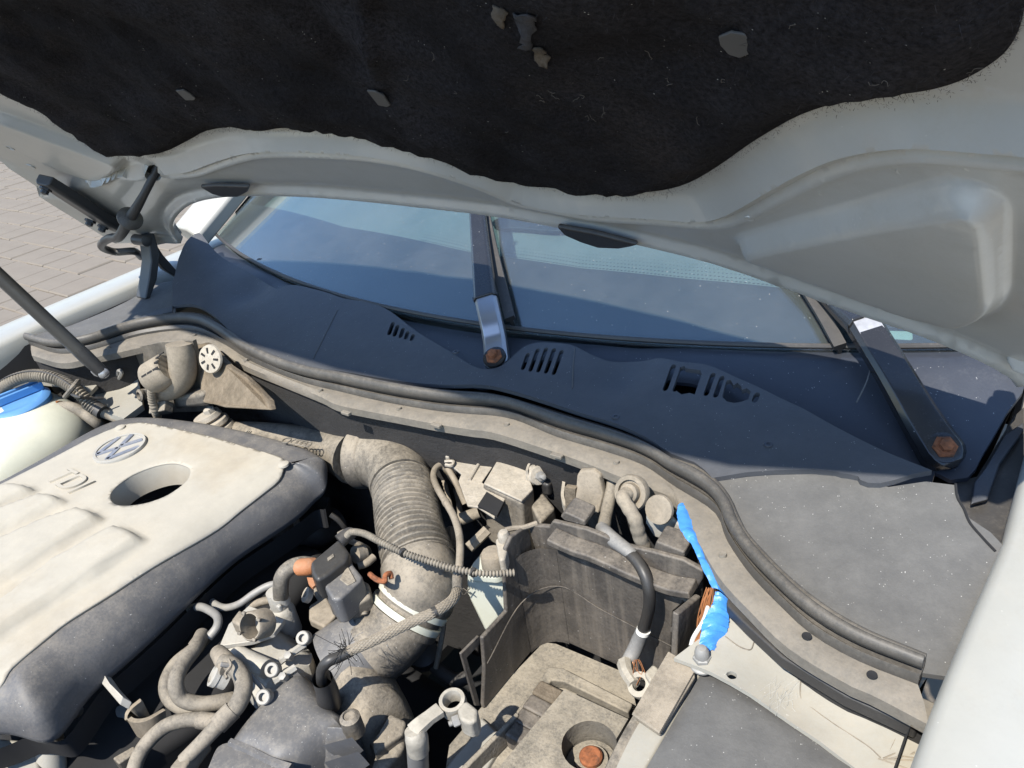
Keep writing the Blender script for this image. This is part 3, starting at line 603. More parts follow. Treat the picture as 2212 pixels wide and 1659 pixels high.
# washer nozzles on the rear edge
for px in ([(437, 389), (470, 386), (545, 388), (540, 400), (520, 411), (490, 412), (462, 404)], [(1209, 470), (1290, 484), (1385, 508), (1370, 512), (1345, 517), (1300, 516), (1262, 504), (1225, 488)]):
    P = [HW(HP(p), .005) for p in px]; o = part(hood, 'washer_nozzle', G().prism(P, HN*.006), M_black, bev=.0028, bseg=3)
# wiring loom leaving the bonnet on the far side
loom = thing('wiring_loom', 'taped wiring loom with rubber grommet running from bonnet to far hinge', 'wire')
pts = [HW(HP((333, 383)), -.02), HW(HP((322, 392)), .02), HW(HP((303, 412)), .05), HW(HP((285, 438)), .06), HW(HP((258, 462)), .045), HW(HP((238, 480)), .04), HW(HP((237, 497)), .035), HW(HP((262, 512)), .03), HW(HP((300, 516)), .025), HW(HP((312, 535)), .02)]
part(loom, 'sleeve', G().tube(pts, [.006, .006, .009, .008, .0075, .007, .007, .007, .007, .006], n=10, sub=5), M_black)
d = _n(pts[3]-pts[1]); part(loom, 'grommet', G().lathe(pts[2]-d*.008, d, [(.006, -.009), (.015, -.004), (.019, 0), (.019, .003), (.013, .006), (.008, .018), (.007, .026)], 22), M_rubber)
M_hinge = mat('hinge_black', (.035, .036, .038), .38, dust=.2, dcol=(.2, .19, .17), var=.2)
hg = thing('bonnet_hinge', 'black pressed steel bonnet hinge at the far wing with grey bracket', 'hinge', 'bonnet hinges')
q = [HW(HP(p), o_) for p, o_ in (((100, 372), .012), ((160, 408), .014), ((240, 462), .014), ((262, 480), .012))]
part(hg, 'bonnet_bracket', G().tube(q, [.016, .017, .017, .014], n=10, sub=4, prof=[(-1, -.5), (1, -.5), (1, .3), (.7, .6), (-.7, .6), (-1, .3)], upv=HN), M_hinge, bev=.003)
for p in ((110, 380), (232, 465), (205, 452)): part(hg, 'bolt', G().lathe(HW(HP(p), .02), HN, [(.009, 0), (.009, .004), (.006, .005), (.006, .010), (.002, .012)], 6), M_hinge)
A = [WX(p, -.67) for p in ((312, 500), (325, 545), (318, 600), (303, 640), (292, 642), (300, 600), (305, 560), (298, 510))]
part(hg, 'arm', G().prism(A, (.035, 0, 0)), M_hinge, bev=.003)
A = [WX(p, -.665) for p in ((325, 520), (345, 550), (380, 590), (378, 600), (345, 580), (322, 550))]
part(hg, 'link', G().prism(A, (.014, 0, 0)), M_hinge, bev=.002)
q = WX((312, 520), -.64); part(hg, 'pivot_pin', G().lathe(q, (1, 0, 0), [(.010, -.03), (.010, .008), (.006, .010)], 14), M_hinge)
hg2 = thing('bonnet_hinge', 'pale painted bonnet hinge with dark bolt at the near wing', 'hinge', 'bonnet hinges')
A = [WY(p, .06) for p in (zF(2150, 225), zF(2180, 200), zF(2330, 200), zF(2360, 800), zF(2212, 785), zF(2130, 745), zF(2095, 680), zF(2105, 560))]
part(hg2, 'plate', G().prism(A, (0, .012, 0)), M_paint_in, bev=.004)
part(hg2, 'bolt', G().lathe(WY(zF(2212, 305), .058), (0, -1, .2), [(.011, -.004), (.011, .006), (.007, .008), (.003, .010)], 12), M_hinge)
# gas strut
st = thing('gas_strut', 'dark grey gas strut holding the bonnet up on the far side', 'gas strut')
a = np.array(W((222, 805), .928)); b = np.array([-.60, -.33, 1.46]); d = _n(b-a)
part(st, 'cylinder', G().tube([a+d*.045, a+d*.40], .0105, n=18, sub=4), mat('strut_paint', (.045, .044, .042), .35, dust=.2, dcol=(.25, .22, .17), var=.15))
part(st, 'end_fitting', G().tube([a+d*.050, a+d*.035, a+d*.02, a-d*.006], [.0105, .011, .0105, .009], n=14, sub=4), M_black)
part(st, 'rod', G().tube([a+d*.39, b], .005, n=10, sub=2), M_worn)
part(st, 'ball_stud', G().lathe(a, (-1, .2, -.1), [(.003, -.010), (.008, -.007), (.009, 0), (.006, .006), (.006, .022), (.011, .022), (.011, .028)], 12), M_worn)

# ------------------------------------------------------------------ wipers
def wiper(nm, label, base_px, mid_px, top_px, w0, wm, w1, blade_px, g0, bare, M_l=None):
    t = thing(nm, label, 'wiper', 'windscreen wipers')
    P = [HF(p, lambda x, y: max(float(zr(x, y)), float(zg(x, y)) if y > float(yb(x)) else 0)+o_) for p, o_ in zip(base_px+mid_px+top_px, ([.012, .020, .036]+[.044]*len(mid_px)+[.040]+[.034]*len(top_px)))]
    nb = len(base_px)+len(mid_px); d0 = _n(P[1]-P[0]); up = _n(np.array([0, -.35, 1.])-d0*np.dot([0, -.35, 1.], d0))
    sec = [(-1, -.55), (1, -.55), (1, .10), (.72, .42), (-.72, .42), (-1, .10)]
    cap = np.linspace(0, 1, 5)[:-1]
    head = [P[0]-d0*w0*.95*(1-c_) for c_ in cap]; hr = [w0*math.sqrt(max(.03, 1-(1-c_)**2)) for c_ in cap]
    part(t, 'arm_link', G().tube(head+P[:nb], hr+list(np.interp(np.linspace(0, 1, nb), [0, .5, 1], [w0, wm, wm])), prof=sec, upv=up, sub=3), M_l or M_wiper_glare, bev=.002, ang=30)
    du = _n(P[nb]-P[nb-1]); part(t, 'arm', G().tube([P[nb-1]-du*.006+up*.002]+P[nb:], list(np.linspace(wm*1.06, w1, len(P)-nb+1)), prof=sec, upv=up, sub=3), M_wiper, bev=.002, ang=30)
    part(t, 'hinge_pin', G().tube([P[nb-1]-np.cross(du, up)*wm*1.1, P[nb-1]+np.cross(du, up)*wm*1.1], .004, n=8, sub=1), M_wiper)
    nut = part(t, 'pivot_nut', G().lathe(P[0]+up*.002, up, [(.011, 0), (.011, .008), (.0085, .010), (.006, .010), (.006, .015), (.004, .016)], 6), M_rust)
    part(t, 'washer', G().lathe(P[0]+up*.004, up, [(.0145, 0), (.0145, .004), (.012, .0045)], 20), M_wiper)
    B = [HF(p, lambda x, y: float(zg(x, y))+o_) for p, o_ in blade_px]
    part(t, 'blade', G().tube(B, .007, prof=[(-.9, .9), (.9, .9), (.9, 0), (.35, -.25), (.2, -2.2), (-.2, -2.2), (-.35, -.25), (-.9, 0)], upv=(0, -.4, 1), sub=4), M_black, ang=30)
    if bare:
        part(t, 'painted_glare', G().tube([P[nb-3]*.25+P[nb-2]*.75+up*.0006, P[nb-2]*.7+P[nb-1]*.3+up*.0006], wm*.80, prof=[(-.9, .40), (.9, .40), (.9, .44), (-.9, .44)], upv=up, sub=2), M_wiper_glare, label='painted sky glare on the arm')  # light patch imitates the glare of the sky on the black link
        part(t, 'worn_highlight', G().tube([P[nb-2]*.55+P[nb-1]*.45+up*.0008, P[nb-1]+up*.0008-du*.004], wm*.78, prof=[(-.9, .40), (.9, .40), (.9, .44), (-.9, .44)], upv=up, sub=2), M_worn, label='bare scratched metal with painted highlight near the hinge')  # bare metal whose pale colour also carries the white highlight at the joint
    return t
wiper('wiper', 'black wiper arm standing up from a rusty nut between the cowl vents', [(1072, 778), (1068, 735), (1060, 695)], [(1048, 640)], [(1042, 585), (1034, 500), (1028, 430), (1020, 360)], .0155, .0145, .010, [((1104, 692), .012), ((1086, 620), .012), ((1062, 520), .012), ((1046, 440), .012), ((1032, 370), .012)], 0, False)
wiper('wiper', 'black wiper arm with chipped bare-metal joint, painted glare and rusty nut beside the near wing', [(2035, 972), (1985, 895), (1930, 800)], [(1862, 690)], [(1830, 660), (1780, 610), (1700, 530), (1640, 470)], .020, .0165, .012, [((1815, 752), .012), ((1775, 680), .012), ((1730, 610), .012), ((1660, 510), .012), ((1600, 440), .012)], 0, True, M_wiper)
# ------------------------------------------------------------------ engine bay materials
M_cream = mat('dusty_cream_cover', (.38, .355, .30), .7, dust=.34, dcol=(.45, .395, .305), var=.05, bump=.12, bscale=300, dscale=2.2, up=.3, patch=.15, blotch=5, bcol=(.325, .285, .22))
M_rim = mat('cover_rim_plastic', (.072, .074, .080), .46, dust=.32, dcol=(.30, .265, .215), var=.10, bump=.2, dscale=5, specks=.4, patch=.5)
M_dpl = mat('dusty_black_plastic', (.040, .039, .038), .5, dust=.58, dcol=(0.374, 0.319, 0.242), var=.2, bump=.5, bscale=260, dscale=16, specks=.25, fine=.4, patch=.55)
M_box = mat('airbox_plastic', (.080, .083, .090), .40, dust=.36, dcol=(.36, .32, .26), var=.10, bump=.15, dscale=9, specks=.7, sscale=320, patch=.45)
M_tray = mat('scuffed_tray_plastic', (.048, .044, .041), .46, dust=.46, dcol=(.235, .20, .158), var=.4, bump=.7, bscale=140, dscale=30, up=.85, streak=.55, specks=.35, patch=.5, fine=.3)
M_floor = mat('tray_floor_dust', (.10, .094, .082), .85, dust=.60, dcol=(.34, .295, .225), var=.3, bump=.8, dscale=20, blotch=50, bcol=(.05, .047, .044), up=.8, patch=.7, fine=.45)
M_hose = mat('dusty_hose_rubber', (.075, .069, .060), .6, dust=.58, dcol=(0.352, 0.304, 0.233), var=.15, bump=.35, dscale=30, up=.6, fine=.35, patch=.45)
M_hose2 = mat('brown_dust_hose', (.15, .13, .10), .7, dust=.58, dcol=(0.374, 0.315, 0.238), var=.15, bump=.35, dscale=34, up=.55, fine=.35, patch=.4)
M_duct = mat('duct_plastic', (.046, .044, .040), .42, dust=.56, dcol=(0.361, 0.31, 0.237), var=.2, bump=.4, dscale=14, specks=.35, up=.8, patch=.55, fine=.35)
M_alu = mat('cast_aluminium', (.42, .405, .365), .5, dust=.45, dcol=(.44, .39, .305), metal=.15, var=.12, bump=.4, dscale=20, fine=.15, patch=.4)
M_steel = mat('steel', (.29, .285, .27), .5, dust=.35, dcol=(.36, .32, .255), metal=.25, var=.2, nscale=40, bump=.2, dscale=40)
M_zinc = mat('dusty_zinc_bracket', (.35, .32, .27), .65, dust=.55, dcol=(.49, .425, .33), metal=.15, var=.3, nscale=90, bump=.6, dscale=40, up=.5, patch=.5, fine=.35)
M_tank = mat('translucent_tank', (.58, .58, .47), .38, var=.04, sss=.35, dust=.35, dcol=(.6, .55, .42), dscale=4)
M_res = mat('brake_reservoir_plastic', (.52, .53, .44), .42, var=.06, sss=.15, dust=.35, dcol=(.45, .40, .31), dscale=14)
M_blue = mat('blue_cap', (.06, .23, .52), .42, var=.08, dust=.2, dcol=(.4, .45, .5), dscale=10)
M_tape = mat('blue_tape', (.045, .24, .66), .35, var=.2, nscale=40, bump=.5, bscale=90, dust=.15, dcol=(.3, .33, .38), dscale=40, patch=.5)
M_orange = mat('orange_tape', (.42, .15, .05), .6, var=.25, bump=.6, bscale=200, dust=.35, dcol=(.3, .26, .2), dscale=30)
M_copper = mat('copper_strands', (.40, .17, .07), .5, metal=.5, var=.2)
M_white = mat('white_threads', (.72, .70, .64), .8, var=.05)
M_thread = mat('dusty_threads', (.40, .385, .34), .9, var=.05)
M_pink = mat('red_fuse', (.55, .16, .12), .4, var=.1)
M_cable = mat('black_cable', (.016, .016, .017), .38, dust=.16, dcol=(.3, .27, .22), var=.2, dscale=30)
M_sleeve = mat('grey_sleeve', (.13, .13, .13), .5, dust=.4, dcol=(.40, .37, .32), var=.2, dscale=30)
M_bfelt = mat('dusty_bulkhead_felt', (.085, .07, .052), .98, dust=.5, dcol=(.29, .235, .17), var=.35, nscale=40, bump=1., bscale=330, dscale=14, up=.2, spec=.1, fine=.35)
M_chrome = mat('emblem_chrome', (.30, .33, .40), .3, metal=.5, var=.2, nscale=60, dust=.35, dcol=(.42, .38, .31), dscale=60, patch=.5)
M_embl = mat('emblem_field', (.37, .355, .32), .5, var=.1, dust=.3, dcol=(.43, .39, .31), dscale=40)
M_lead = mat('lead_clamp', (.34, .315, .265), .55, dust=.5, dcol=(.45, .40, .315), metal=.15, var=.25, nscale=60, bump=.5, dscale=24, fine=.2)
UZ = np.array([0, 0, 1.])

# ------------------------------------------------------------------ engine underneath
eng = thing('engine_block', 'dark dusty diesel engine filling the bay under its cover', 'engine')
part(eng, 'block', G().prism([(-.42, -.52, .74), (.02, -.56, .74), (.06, -.40, .74), (-.02, -.14, .74), (-.40, -.18, .74)], (0, 0, -.35)), M_dark, bev=.02)
for (p, z, r, h) in (((640, 1140), .70, .055, .05), ((700, 1110), .66, .07, .05), ((560, 1170), .70, .04, .04)):
    part(eng, 'pulley_housing', G().lathe(W(p, z), (.2, -.5, .8), [(r*.3, .0), (r*.7, .004), (r*.9, -.004), (r, -.02), (r, -h)], 26), M_dark)
part(eng, 'gearbox', G().prism([(.06, -.56, .60), (.46, -.56, .60), (.44, -.16, .60), (.02, -.14, .60)], (0, 0, -.22)), M_dark, bev=.03)
part(eng, 'dark_tray', G().box((-.3, -.3, .42), .6, .7, .02), M_dark)

# ------------------------------------------------------------------ engine cover
cov = thing('engine_cover', 'dusty cream engine cover with dark rim, round oil filler opening and emblem', 'engine cover')
out_px = [(-160, 1135), (0, 1043), (100, 988), (200, 930), (262, 907), (330, 903), (430, 914), (540, 936), (655, 968), (697, 985), (706, 1003), (705, 1052), (690, 1078), (640, 1115), (560, 1168), (510, 1202), (440, 1264), (340, 1362), (250, 1442), (195, 1490), (155, 1545), (118, 1592), (92, 1604), (50, 1596), (0, 1575), (-160, 1540)]
_oz = [.864]*10+[.850, .832]+[.815]*12+[.83, .85]
OC3 = smooth_poly([W(p, z) for p, z in zip(out_px, _oz)], 3, True); OC = [p[:2] for p in OC3]; OCz = np.array([p[2] for p in OC3])
cr_px = [(-160, 1130), zN(0, 1262), zN(400, 1062), zN(700, 902), zN(930, 806), zN(1040, 787), zN(1130, 790), zN(1600, 890), zN(2150, 1050), zN(2195, 1085), zD(1800, 1400), zD(1500, 1600), zG(1000, 305), zG(700, 525), zG(400, 722), zG(150, 930), zG(60, 1010), zG(0, 1085), (-160, 1560)]
CRM = rnd([W(p, .870)[:2] for p in cr_px], .012, 3)
hole_px = [zD(705, 1540), zD(740, 1480), zD(850, 1400), zD(1000, 1342), zD(1120, 1326), zD(1205, 1352), zD(1222, 1390), zD(1190, 1450), zD(1080, 1530), zD(950, 1580), zD(820, 1600), zD(735, 1590)]
HOL = [p[:2] for p in smooth_poly([(*W(p, .870)[:2], 0) for p in hole_px], 4, True)]
bars = [[(-200, 1130), (-60, 1065), (30, 1044), (60, 1048), (77, 1058), (0, 1097), (-200, 1200)], [(-200, 1205), (0, 1100), (95, 1066), (122, 1069), (143, 1081), (60, 1123), (-30, 1165), (-200, 1260)],
        [(-200, 1290), (0, 1165), (100, 1120), (175, 1096), (203, 1104), (222, 1118), (124, 1183), (0, 1254), (-200, 1370)], [(0, 1300), (110, 1212), (250, 1133), (287, 1146), (313, 1163), (210, 1238), (110, 1298), (0, 1372), (-200, 1500), (-200, 1420)]]
BAR = [[W(p, .876)[:2] for p in b_] for b_ in bars]
def rim_h(x, y):
    x = np.atleast_1d(x); y = np.atleast_1d(y); d = np.maximum(sdist(x, y, OC), 0); O_ = np.array(OC)
    w_ = 1/(((x[:, None]-O_[None, :, 0])**2+(y[:, None]-O_[None, :, 1])**2)**2+4e-7); dz = .8675-(w_*OCz).sum(1)/w_.sum(1); wd = .010+.75*dz
    return .8675-dz*(1-np.sqrt(np.clip(1-(1-np.clip(d/wd, 0, 1))**2, 0, 1)))
def cov_h(x, y):
    x = np.atleast_1d(x); y = np.atleast_1d(y); z = .870+0*x
    z = z+.014*np.max([sst(sdist(x, y, b_), -.003, .009) for b_ in BAR], 0)
    z -= .0012*np.exp(-(np.abs(polyd(x, y, HOL))/.006)**2)
    return z-.870+np.minimum(.870, rim_h(x, y)+.0035)
g = G(); nR = 220; _o = np.array(OC3+[OC3[0]]); _l = np.r_[0, np.cumsum(np.linalg.norm(np.diff(_o, axis=0), axis=1))]
RB = np.stack([np.interp(np.linspace(0, _l[-1], nR, endpoint=False), _l, _o[:, k]) for k in range(3)], 1)
def circ(A, s_): k = np.exp(-(np.arange(-3*s_, 3*s_+1)/s_)**2/2); k /= k.sum(); return sum(np.roll(A, i_-3*s_, axis=0)*w_ for i_, w_ in enumerate(k))
RB = circ(RB, 1); RBs = circ(RB, 4); tn = np.roll(RBs, -1, 0)-np.roll(RBs, 1, 0); nv = np.c_[-tn[:, 1], tn[:, 0]]; nv /= np.linalg.norm(nv, axis=1)[:, None]
if ((RB[:, :2].mean(0)-RB[:, :2])*nv).sum() < 0: nv = -nv
nv = circ(nv, 5); nv /= np.linalg.norm(nv, axis=1)[:, None]; dzr = circ(.8675-RB[:, 2:3], 4)[:, 0]; wdr = .010+.75*dzr; V = []
rings = [(.004, None, -.010), (.0012, None, -.006), (0, None, -.002)]+[(None, t_, 0) for t_ in (0, .06, .14, .25, .38, .52, .68, .84, 1.0)]+[(.075, None, 1)]
for off, t_, e_ in rings:
    for k in range(nR):
        if t_ is not None: o_, z = wdr[k]*t_, .8675-dzr[k]*(1-math.sqrt(max(0, 1-(1-t_)**2)))
        elif e_ == 1: o_, z = off, .8672
        else: o_, z = off, .8675-dzr[k]+e_
        V.append((*(RB[k, :2]+nv[k]*o_), z))
g.add(V, [(i_*nR+k, i_*nR+(k+1) % nR, (i_+1)*nR+(k+1) % nR, (i_+1)*nR+k) for i_ in range(len(rings)-1) for k in range(nR)])
part(cov, 'rim', g, M_rim, ang=60)
part(cov, 'top_panel', G().sheet(CRM, cov_h, .003, holes=[HOL], step=.005, jit=.0), M_cream, ang=180)
g = G(); H3 = np.array(HOL); cH = H3.mean(0); V = []
for (s_, z) in ((1.0, .8665), (.985, .862), (.95, .848), (.93, .835)): V += [(*(cH+(p-cH)*s_), z) for p in H3]
n = len(H3); g.add(V, [(i*n+j, i*n+(j+1) % n, (i+1)*n+(j+1) % n, (i+1)*n+j) for i in range(3) for j in range(n)]); part(cov, 'filler_collar', g, M_cream)
g = G().lathe((*cH, .80), UZ, [(.001, .0), (.05, .0), (.055, -.03)], 24); part(cov, 'filler_well', g, M_dark)
part(cov, 'skirt', G().add([(*(np.array(OC).mean(0)+(np.array(p)-np.array(OC).mean(0))*.955), .80) for p in OC]+[(*(np.array(OC).mean(0)+(np.array(p)-np.array(OC).mean(0))*.94), .77) for p in OC], [(i, (i+1) % len(OC), len(OC)+(i+1) % len(OC), len(OC)+i) for i in range(len(OC))]), M_dark)
ec = W(zN(922, 985), .8715); R_ = .036
em = part(cov, 'emblem', G().lathe(ec-UZ*.002, UZ, [(R_, 0), (R_, .002), (R_*.96, .0032), (R_*.001, .0034)], 40), M_embl)
part(em, 'emblem_ring', G().lathe(ec, UZ, [(R_*.88, .0008), (R_*.88, .0028), (R_*.98, .0030), (R_, .0008)], 40, close=False), M_embl)
def strk(pts, wd, z):
    g = G()
    for a, b in zip(pts, pts[1:]):
        a = np.array(a, float); b = np.array(b, float); d = (b-a)/np.linalg.norm(b-a); nrm = np.array([-d[1], d[0]])*wd/2
        g.prism([(*(ec[:2]+R_*q), ec[2]+z) for q in (a-nrm, b-nrm, b+nrm, a+nrm)], (0, 0, -.0022))
    return g
part(em, 'emblem_letter', strk([(-.40, .76), (0, .05), (.40, .76)], .17, .0034), M_chrome)
part(em, 'emblem_letter', strk([(-.76, .40), (-.38, -.74), (0, -.05), (.38, -.74), (.76, .40)], .17, .0030), M_chrome)
tq = W(zN(520, 1238), .8705); part(cov, 'raised_lettering', textmesh('TDI', .046, .0024, tq, (1, 0, 0), (0, 1, 0), shear=.25), M_cream)
for p in (zN(925, 832), zD(1825, 1345)): part(cov, 'cover_stud', G().lathe(W(p, .870), UZ, [(.0075, 0), (.007, .0025), (.004, .0035), (.001, .0037)], 16), M_cream)
tq = W(zD(1590, 1138), .864); part(cov, 'moulded_mark', textmesh('III', .014, .0008, tq, (1, .2, 0), (-.2, 1, 0)), M_cream)
tq = W(zD(1500, 1130), .864); part(cov, 'moulded_mark', textmesh('038', .009, .0006, tq, (1, .2, 0), (-.2, 1, 0)), M_cream)

# ------------------------------------------------------------------ coolant tank
tank = thing('coolant_tank', 'cream translucent coolant tank with screw cap beside the engine cover', 'tank')
tc_ = W((30, 985), .80); n1, n2 = 26, 40; V = []
for i in range(n1+1):
    a = -math.pi/2+math.pi*i/n1
    for j in range(n2):
        b_ = 2*math.pi*j/n2; sg = lambda q, e: math.copysign(abs(q)**e, q)
        V.append(tc_+np.array([.135*sg(math.cos(a), .7)*sg(math.cos(b_), .8), .12*sg(math.cos(a), .7)*sg(math.sin(b_), .8), .088*sg(math.sin(a), .8)]))
part(tank, 'bottle', G().add(V, [(i*n2+j, i*n2+(j+1) % n2, (i+1)*n2+(j+1) % n2, (i+1)*n2+j) for i in range(n1) for j in range(n2)]), M_tank, ang=90)
cc = W(zN(95, 625), .888)
part(tank, 'neck', G().lathe(cc-UZ*.03, UZ, [(.042, -.02), (.042, .012), (.046, .014), (.046, .02)], 30), M_tank)
cap = part(tank, 'screw_cap', G().lathe(cc-UZ*.012, UZ, [(.053, -.006), (.055, 0), (.055, .008), (.051, .012), (.044, .013), (.042, .0115), (.030, .0115), (.001, .012)], 40), M_blue, label='blue screw cap')
for o_ in (-.008, .008): part(cap, 'grip_rib', G().box(cc+np.array([o_-.006, 0, .007]), .005, .098, .013, U=(1, -.15, 0), V=(.15, 1, 0)), M_blue, bev=.0015)
part(cap, 'grip_face', G().box(cc+np.array([-.006, 0, .0035]), .011, .096, .010, U=(1, -.15, 0), V=(.15, 1, 0)), M_chrome, bev=.001)
ot = [W(zN(390, 670), .86), W(zN(440, 672), .862), W(zN(540, 672), .862), W(zN(640, 715), .850), W(zN(740, 785), .835), W(zN(850, 860), .80)]
hs = thing('overflow_hose', 'thin grey rubber hose clamped onto the coolant tank', 'hose')
part(hs, 'hose', G().tube(ot[1:], .0095, n=14), M_hose)
part(hs, 'clamp', G().tube([ot[1]+(ot[1]-ot[2])*.2, ot[1]+(ot[2]-ot[1])*.25], .0112, n=16, sub=2), M_copper)
part(tank, 'spout', G().tube([W(zN(330, 690), .845), ot[0], ot[1]], .010, n=12), M_tank)
# ------------------------------------------------------------------ convoluted hose on the far wing
cv = thing('convoluted_hose', 'grey split convoluted hose arching over the coolant tank', 'hose')
P = [W(zN(*p), z) for p, z in (((-120, 640), .87), ((0, 530), .90), ((100, 465), .915), ((230, 428), .92), ((360, 432), .92), ((480, 470), .912), ((590, 545), .90), ((690, 640), .88), ((740, 690), .87))]
part(cv, 'convoluted_sleeve', G().tube(P, .0105, n=18, rib=(.0050, .0032), sub=6), M_hose)
part(cv, 'joint_sleeve', G().tube([W(zN(680, 640), .876), W(zN(730, 672), .872), W(zN(790, 712), .865)], .0115, n=18, sub=3), M_black)
part(cv, 'taped_end', G().tube([W(zN(780, 705), .865), W(zN(860, 735), .855), W(zN(960, 780), .845), W(zN(1040, 830), .82)], .0085, n=12), M_hose2)
part(cv, 'holder', G().tube([W(zN(500, 590), .90), W(zN(560, 520), .92), W(zN(600, 470), .915)], .004, n=8), M_dpl)
part(cv, 'split_seam', G().tube([q+UZ*.0103+np.array([.002, -.004, 0]) for q in P[1:-1]], .0012, n=5, sub=4), M_black)
part(cv, 'cable_tie', G().tube([W(zN(530, 560), .905), W(zN(600, 590), .915), W(zN(680, 600), .90), W(zN(790, 600), .89)], .0022, n=6), M_black)

# ------------------------------------------------------------------ far corner: wing shelf, pipes, valve, bulkhead felt
fw = thing('suspension_tower', 'pale dusty inner wing and strut tower below the gas strut', 'body panel')
part(fw, 'shelf', G().sheet([W(p, .90)[:2] for p in ((-120, 850), (0, 795), (70, 760), (100, 785), (150, 800), (200, 812), (180, 838), (130, 815), (70, 812), (20, 825), (-120, 880))], lambda x, y: .90-.02*sst(y, -.3, -.1)+.0*x, .006, step=.02), M_shelf)
part(fw, 'edge_strip', G().tube([W(p, .925) for p in ((-60, 790), (0, 765), (60, 740), (90, 730))], .008, prof=[(-1, -1), (1, -1), (1, 1), (-1, 1)], upv=UZ), M_shelf)
part(fw, 'tower_wall', G().sheet([W(p, .86)[:2] for p in ((200, 830), (262, 770), (300, 790), (310, 880), (270, 910), (215, 890))], lambda x, y: .865+.05*sst(y, -.12, -.03), .01, step=.012), M_shelf)
part(fw, 'strut_bracket', G().prism([WX(zN(*p), -.60) for p in ((640, 480), (720, 430), (800, 480), (850, 560), (760, 600), (660, 560))], (.006, 0, 0)), M_shelf, bev=.002)
part(fw, 'rear_wall', G().prism([WY(zN(*p), -.085) for p in ((770, 300), (900, 240), (1250, 170), (1480, 160), (1560, 480), (1620, 700), (1000, 720), (760, 560))], (0, .006, 0)), M_duct, label='grimy back wall of the tower')
part(fw, 'moulded_duct', G().tube([WY(zN(1380, 180), -.095), WY(zN(1400, 300), -.10), WY(zN(1400, 420), -.105), WY(zN(1340, 500), -.11), WY(zN(1230, 540), -.115)], .020, n=14), M_hose2)
part(fw, 'moulded_block', G().prism([WY(zN(*p), -.11) for p in ((1310, 590), (1540, 560), (1580, 670), (1330, 700))], (0, .03, 0)), M_dpl, bev=.008)
part(fw, 'pressed_dome', G().lathe(WY(zN(890, 350), -.095), (0.1, -1, .5), [(.045, -.02), (.040, .0), (.030, .012), (.012, .018), (.001, .019)], 24), M_shelf)
for p in (zN(870, 690),): part(fw, 'stud', G().lathe(WY(p, -.10), (0, -1, .5), [(.006, -.004), (.006, .006), (.003, .008)], 8), M_steel)
part(fw, 'clip_loop', G().tube([WY(zN(*p), -.115) for p in ((900, 440), (910, 390), (935, 400), (920, 440), (900, 470))], .003, n=6), M_steel)
vl = thing('vacuum_valve', 'grey-brown slotted cylindrical valve with taped cable on the far bulkhead', 'valve')
a, b = WY(zN(1150, 455), -.135), WY(zN(1300, 365), -.115); d = _n(b-a)
vb = part(vl, 'body', G().tube([a, a+d*.005, (a+b)/2, b-d*.005, b], [.021, .0245, .0245, .0245, .020], n=24, sub=3), M_hose2)
ax_ = np.cross(d, UZ); ax_ = _n(ax_)
for k, off in ((0, .2), (1, .6), (2, 1.0), (3, -.25)):
    for s_ in (.22, .5, .78):
        q = a+(b-a)*s_; rr2 = _n(UZ*math.cos(off)-ax_*math.sin(off)*-1); part(vb, 'slot', G().box(q+rr2*.0245, .010, .003, .0012, U=d, V=np.cross(rr2, d)), M_dark)
part(vl, 'cable', G().tube([WY(zN(*p), y) for p, y in (((1175, 470), -.14), ((1165, 540), -.14), ((1170, 620), -.14), ((1190, 690), -.14), ((1210, 740), -.135))], .0065, n=12, rib=(.006, .0010)), M_hose2)
part(vl, 'bracket', G().prism([WY(zN(*p), -.12) for p in ((1040, 540), (1130, 530), (1220, 530), (1225, 590), (1200, 620), (1100, 610), (1050, 590))], (0, .004, 0)), M_dpl, bev=.001)
part(vl, 'bracket_eye', G().lathe(WY(zN(1090, 575), -.124), (0, -1, .3), [(.009, 0), (.010, .004), (.006, .006), (.005, .001)], 14), M_dpl)
part(vl, 'socket', G().tube([WY(zN(1180, 690), -.135), WY(zN(1300, 665), -.125)], .012, n=4, sub=1), M_dpl, bev=.002)
fp = [WY(zN(*p), y) for p, y in (((1505, 190), -0.060), ((1570, 175), -0.062), ((1640, 230), -0.065), ((1750, 350), -0.080), ((1880, 440), -0.090), ((1960, 520), -0.095), ((2060, 620), -0.120), ((2080, 695), -0.135), ((1900, 685), -0.135), ((1720, 675), -0.130), ((1640, 650), -0.125), ((1560, 640), -0.110), ((1535, 500), -0.090))]
bf = thing('bulkhead_felt', 'frayed brown felt flap fixed to the bulkhead by a round clip', 'felt pad')
part(bf, 'flap', G().prism(fp, (.0, .010, -.004)), M_bfelt, bev=.003)
cl = WY(zN(1622, 298), -.088); ca = _n([.25, -1, .45])
rc_ = part(bf, 'round_clip', G().lathe(cl, ca, [(.019, -.002), (.021, 0), (.020, .003), (.006, .0045), (.001, .0045)], 26), M_zinc, label='pale round spoked clip')
u_ = _n(np.cross(UZ, ca)); v_ = np.cross(ca, u_)
for k in range(7):
    t = 2*math.pi*k/7; part(rc_, 'slot', G().box(cl+ca*.0036+(u_*math.cos(t)+v_*math.sin(t))*.012, .008, .003, .0022, U=u_*math.cos(t)+v_*math.sin(t), V=-u_*math.sin(t)+v_*math.cos(t)), M_dark)
mt = thing('rubber_mount', 'stack of dusty round washers and a bolt behind the engine cover', 'mount')
a = W(zN(1610, 690), .87); part(mt, 'washer_stack', G().lathe(a-UZ*.045, _n([-.25, -.1, 1]), [(.026, 0), (.030, .006), (.028, .012), (.022, .014), (.027, .018), (.026, .024), (.018, .027), (.022, .031), (.020, .038), (.010, .040)], 26), M_zinc)
